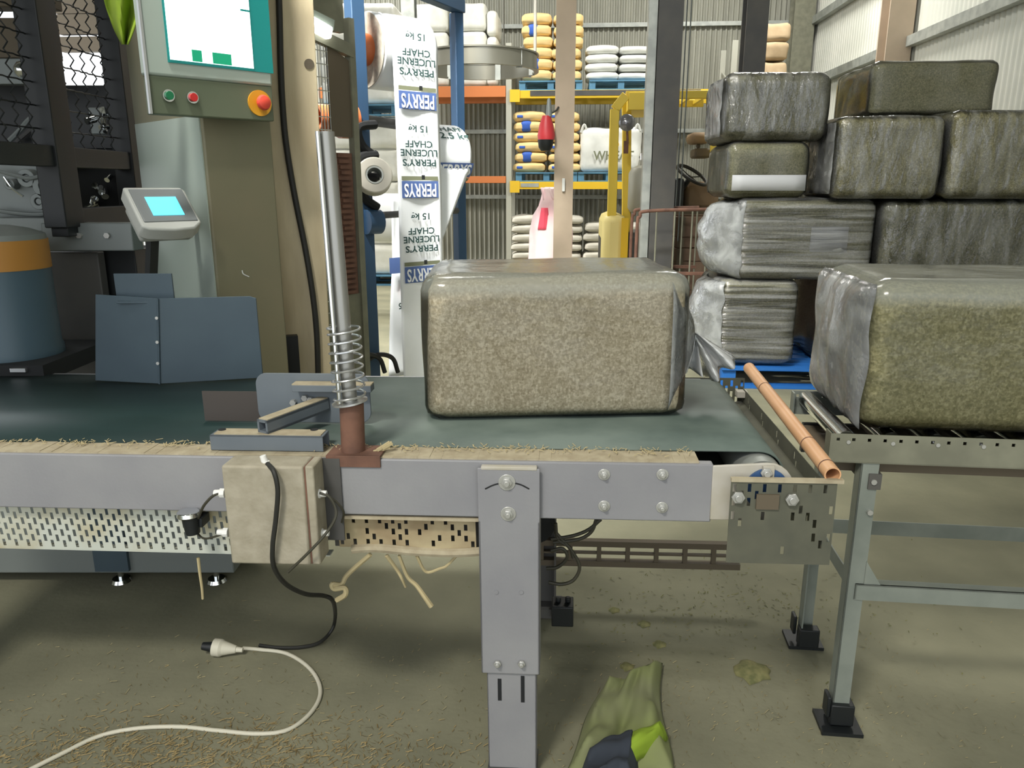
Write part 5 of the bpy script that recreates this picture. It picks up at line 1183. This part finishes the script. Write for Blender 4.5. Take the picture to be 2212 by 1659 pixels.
# ------------------------------------------------------------------ on the floor
pts = [W(a, b, z=.006) for a, b in ((60, 1665), (130, 1630), (215, 1590), (300, 1573), (390, 1570), (470, 1578), (560, 1585), (625, 1575), (675, 1535), (692, 1490), (670, 1445), (620, 1412), (560, 1403), (525, 1400))]
pts = [W(-40, 1715, z=.006)] + pts
q = W(490, 1400, z=.02); e = W(525, 1400, z=.02)
t = Thing('power_lead', 'white power lead with a plug curling across the concrete floor', 'lead', (q.x, q.y, 0), ID)
t.part('cord', MB().tube(pts, .0058, 10), 'white_cord')
pd_ = (V((1, -.05, -.08))).normalized(); pc = V((W(462, 1398, z=.028).x, W(462, 1398, z=.028).y, .028))
plug = t.part('plug', MB().cyl(pc, pc + pd_ * .022, .0265, .0265, n=22).cyl(pc + pd_ * .022, pc + pd_ * .03, .0265, .022, n=22).cyl(pc + pd_ * .03, pc + pd_ * .07, .022, .011, n=22).cyl(pc + pd_ * .07, pc + pd_ * .09, .009, .007, n=14), 'white_cord', label='cream plug')
t.part('socket_face', MB().cyl(pc - pd_ * .035, pc, .012, .016, n=12), 'black_paint', parent=plug)
# hi-vis jacket on the floor
def jacket(u, v):
    px = 1210 + 235 * u * (1 - .25 * (1 - v)) + 110 * (1 - v) * (1 - u * .6) - 10 * sin(v * 5); py = 1440 + 240 * v + 30 * (1 - u) * (1 - v) + 10 * sin(u * 6)
    p = W(px, py, z=.01); e = min(1, 6 * min(u, 1 - u, v, 1 - v) + .15)
    return V((p.x, p.y, .008 + e * (.035 + .045 * (NZ.noise(V((u * 3.2, v * 3.2, 5))) + .4) + .012 * NZ.noise(V((u * 9, v * 5, 2))))))
t = Thing('hi_vis_jacket', 'crumpled dusty yellow-green jacket lying on the floor beside the near leg', 'jacket', W(1330, 1560, z=0), ID)
t.part('cloth', MB().grid(jacket, 40, 40), 'hivis_dusty', thick=.004, angle=80)
def lining(u, v):
    p = W(1245 + 125 * u + 15 * (1 - v), 1580 + 100 * v + 45 * (abs(u - .75)) ** 1.2, z=.06); e = min(1, 6 * min(u, 1 - u, v, 1 - v) + .1)
    return V((p.x, p.y, .02 + .06 * e + .02 * NZ.noise(V((u * 4, v * 4, 1)))))
t.part('navy_panel', MB().grid(lining, 20, 20), 'navy', thick=.004, angle=80, label='navy blue panel')
def bright(u, v):
    p = W(1352 + 92 * u - 14 * v, 1590 - 12 * u + 62 * v * (1 - u * .7), z=.06); e = min(1, 5 * min(u, 1 - u, v, 1 - v) + .1)
    return V((p.x, p.y, .03 + .06 * e + .015 * NZ.noise(V((u * 3, v * 3, 8)))))
t.part('bright_hem', MB().grid(bright, 16, 16), 'hivis', thick=.004, angle=80, label='bright yellow-green hem')
# crushed green chaff lump, dark crumbs
def lump(name, label, px, py, r, mt, seed, hz=.35):
    p = W(px, py, z=0); solo(name, label, 'chaff lump', MB().lathe([(r, .001), (r * .95, r * hz * .3), (r * .6, r * hz * .8), (r * .15, r * hz)], (p.x, p.y, 0), 16, wob=.7), mt, (p.x, p.y, 0), ID, angle=80)
lump('chaff_lump', 'flattened grey-green lump of chaff right of the jacket', 1625, 1450, .055, 'chaff_green', 1)
lump('chaff_lump', 'dark chaff lump on the floor nearest the shadow edge', 1425, 1392, .022, 'chaff_green', 2)
lump('chaff_lump', 'dark chaff lump in the shaded floor left of the others', 1327, 1318, .02, 'chaff_green', 3)
lump('chaff_lump', 'dark chaff lump in the middle of the shaded floor', 1392, 1348, .022, 'chaff_green', 4)
lump('chaff_lump', 'dark chaff lump beside the jacket collar near the leg', 1355, 1440, .022, 'chaff_green', 5)
# loose straw on the concrete
rnd = random.Random(21)
def straws(n, spots, mt, lmin=.006, lmax=.03, wd=.0022):
    mb = MB()
    for _ in range(n):
        sx, sy, rx, ry = rnd.choice(spots); x = rnd.gauss(sx, rx); y = rnd.gauss(sy, ry)
        if y < .2 or y > 8 or x < -4 or x > 3.2: continue
        a = rnd.uniform(0, pi); l = rnd.uniform(lmin, lmax) * (1 if rnd.random() < .9 else 1.8); dx, dy = cos(a) * l / 2, sin(a) * l / 2; nx, ny = -sin(a) * wd / 2, cos(a) * wd / 2; z = rnd.uniform(.0015, .006); dz = rnd.uniform(-.002, .002)
        mb.add([(x - dx - nx, y - dy - ny, z - dz), (x + dx - nx, y + dy - ny, z + dz), (x + dx + nx, y + dy + ny, z + dz + .001), (x - dx + nx, y - dy + ny, z - dz + .001)], [(0, 1, 2, 3)])
    return mb
def wp(px, py): p = W(px, py, z=0); return p.x, p.y
s1 = [(*wp(420, 1625), .35, .07), (*wp(250, 1640), .3, .1), (*wp(600, 1640), .3, .08)]
solo('loose_straw', 'scatter of pale chopped straw on the floor along the white lead', 'straw', straws(2400, s1, 'straw', .004, .02, .0018), 'chaff_brown', (*wp(420, 1625), 0), ID, stuff=True)
s2 = [(*wp(1700, 1480), .35, .25), (*wp(1500, 1560), .3, .15), (*wp(2000, 1560), .4, .15), (*wp(900, 1500), .4, .2), (*wp(300, 1500), .4, .2)]
solo('loose_straw', 'thin scatter of chaff over the concrete around the table legs', 'straw', straws(1900, s2, 'straw', .003, .014, .0016), 'chaff_loose', (*wp(1700, 1480), 0), ID, stuff=True)
s3 = [(*wp(1600, 1330), .3, .12), (*wp(1650, 1280), .3, .2), (*wp(1450, 1300), .3, .15)]
solo('loose_straw', 'dark green chaff crumbs under the conveyor end', 'straw', straws(500, s3, 'straw', .004, .012, .003), 'chaff_green', (*wp(1600, 1330), 0), ID, stuff=True)
# dust and straw along the beam ledge
mb = MB()
for _ in range(420):
    u = rnd.uniform(-1.3, .4); v = rnd.gauss(.06, .012); a = rnd.uniform(0, pi); l = rnd.uniform(.004, .016); mb.bar((u, v, .0075), (u + cos(a) * l, v + sin(a) * l, .008 + rnd.uniform(0, .003)), .0015, .001)
solo('loose_straw', 'chopped straw lying along the dusty front ledge of the conveyor', 'straw', mb, 'straw', (-.4, .06, .006), CV, stuff=True)
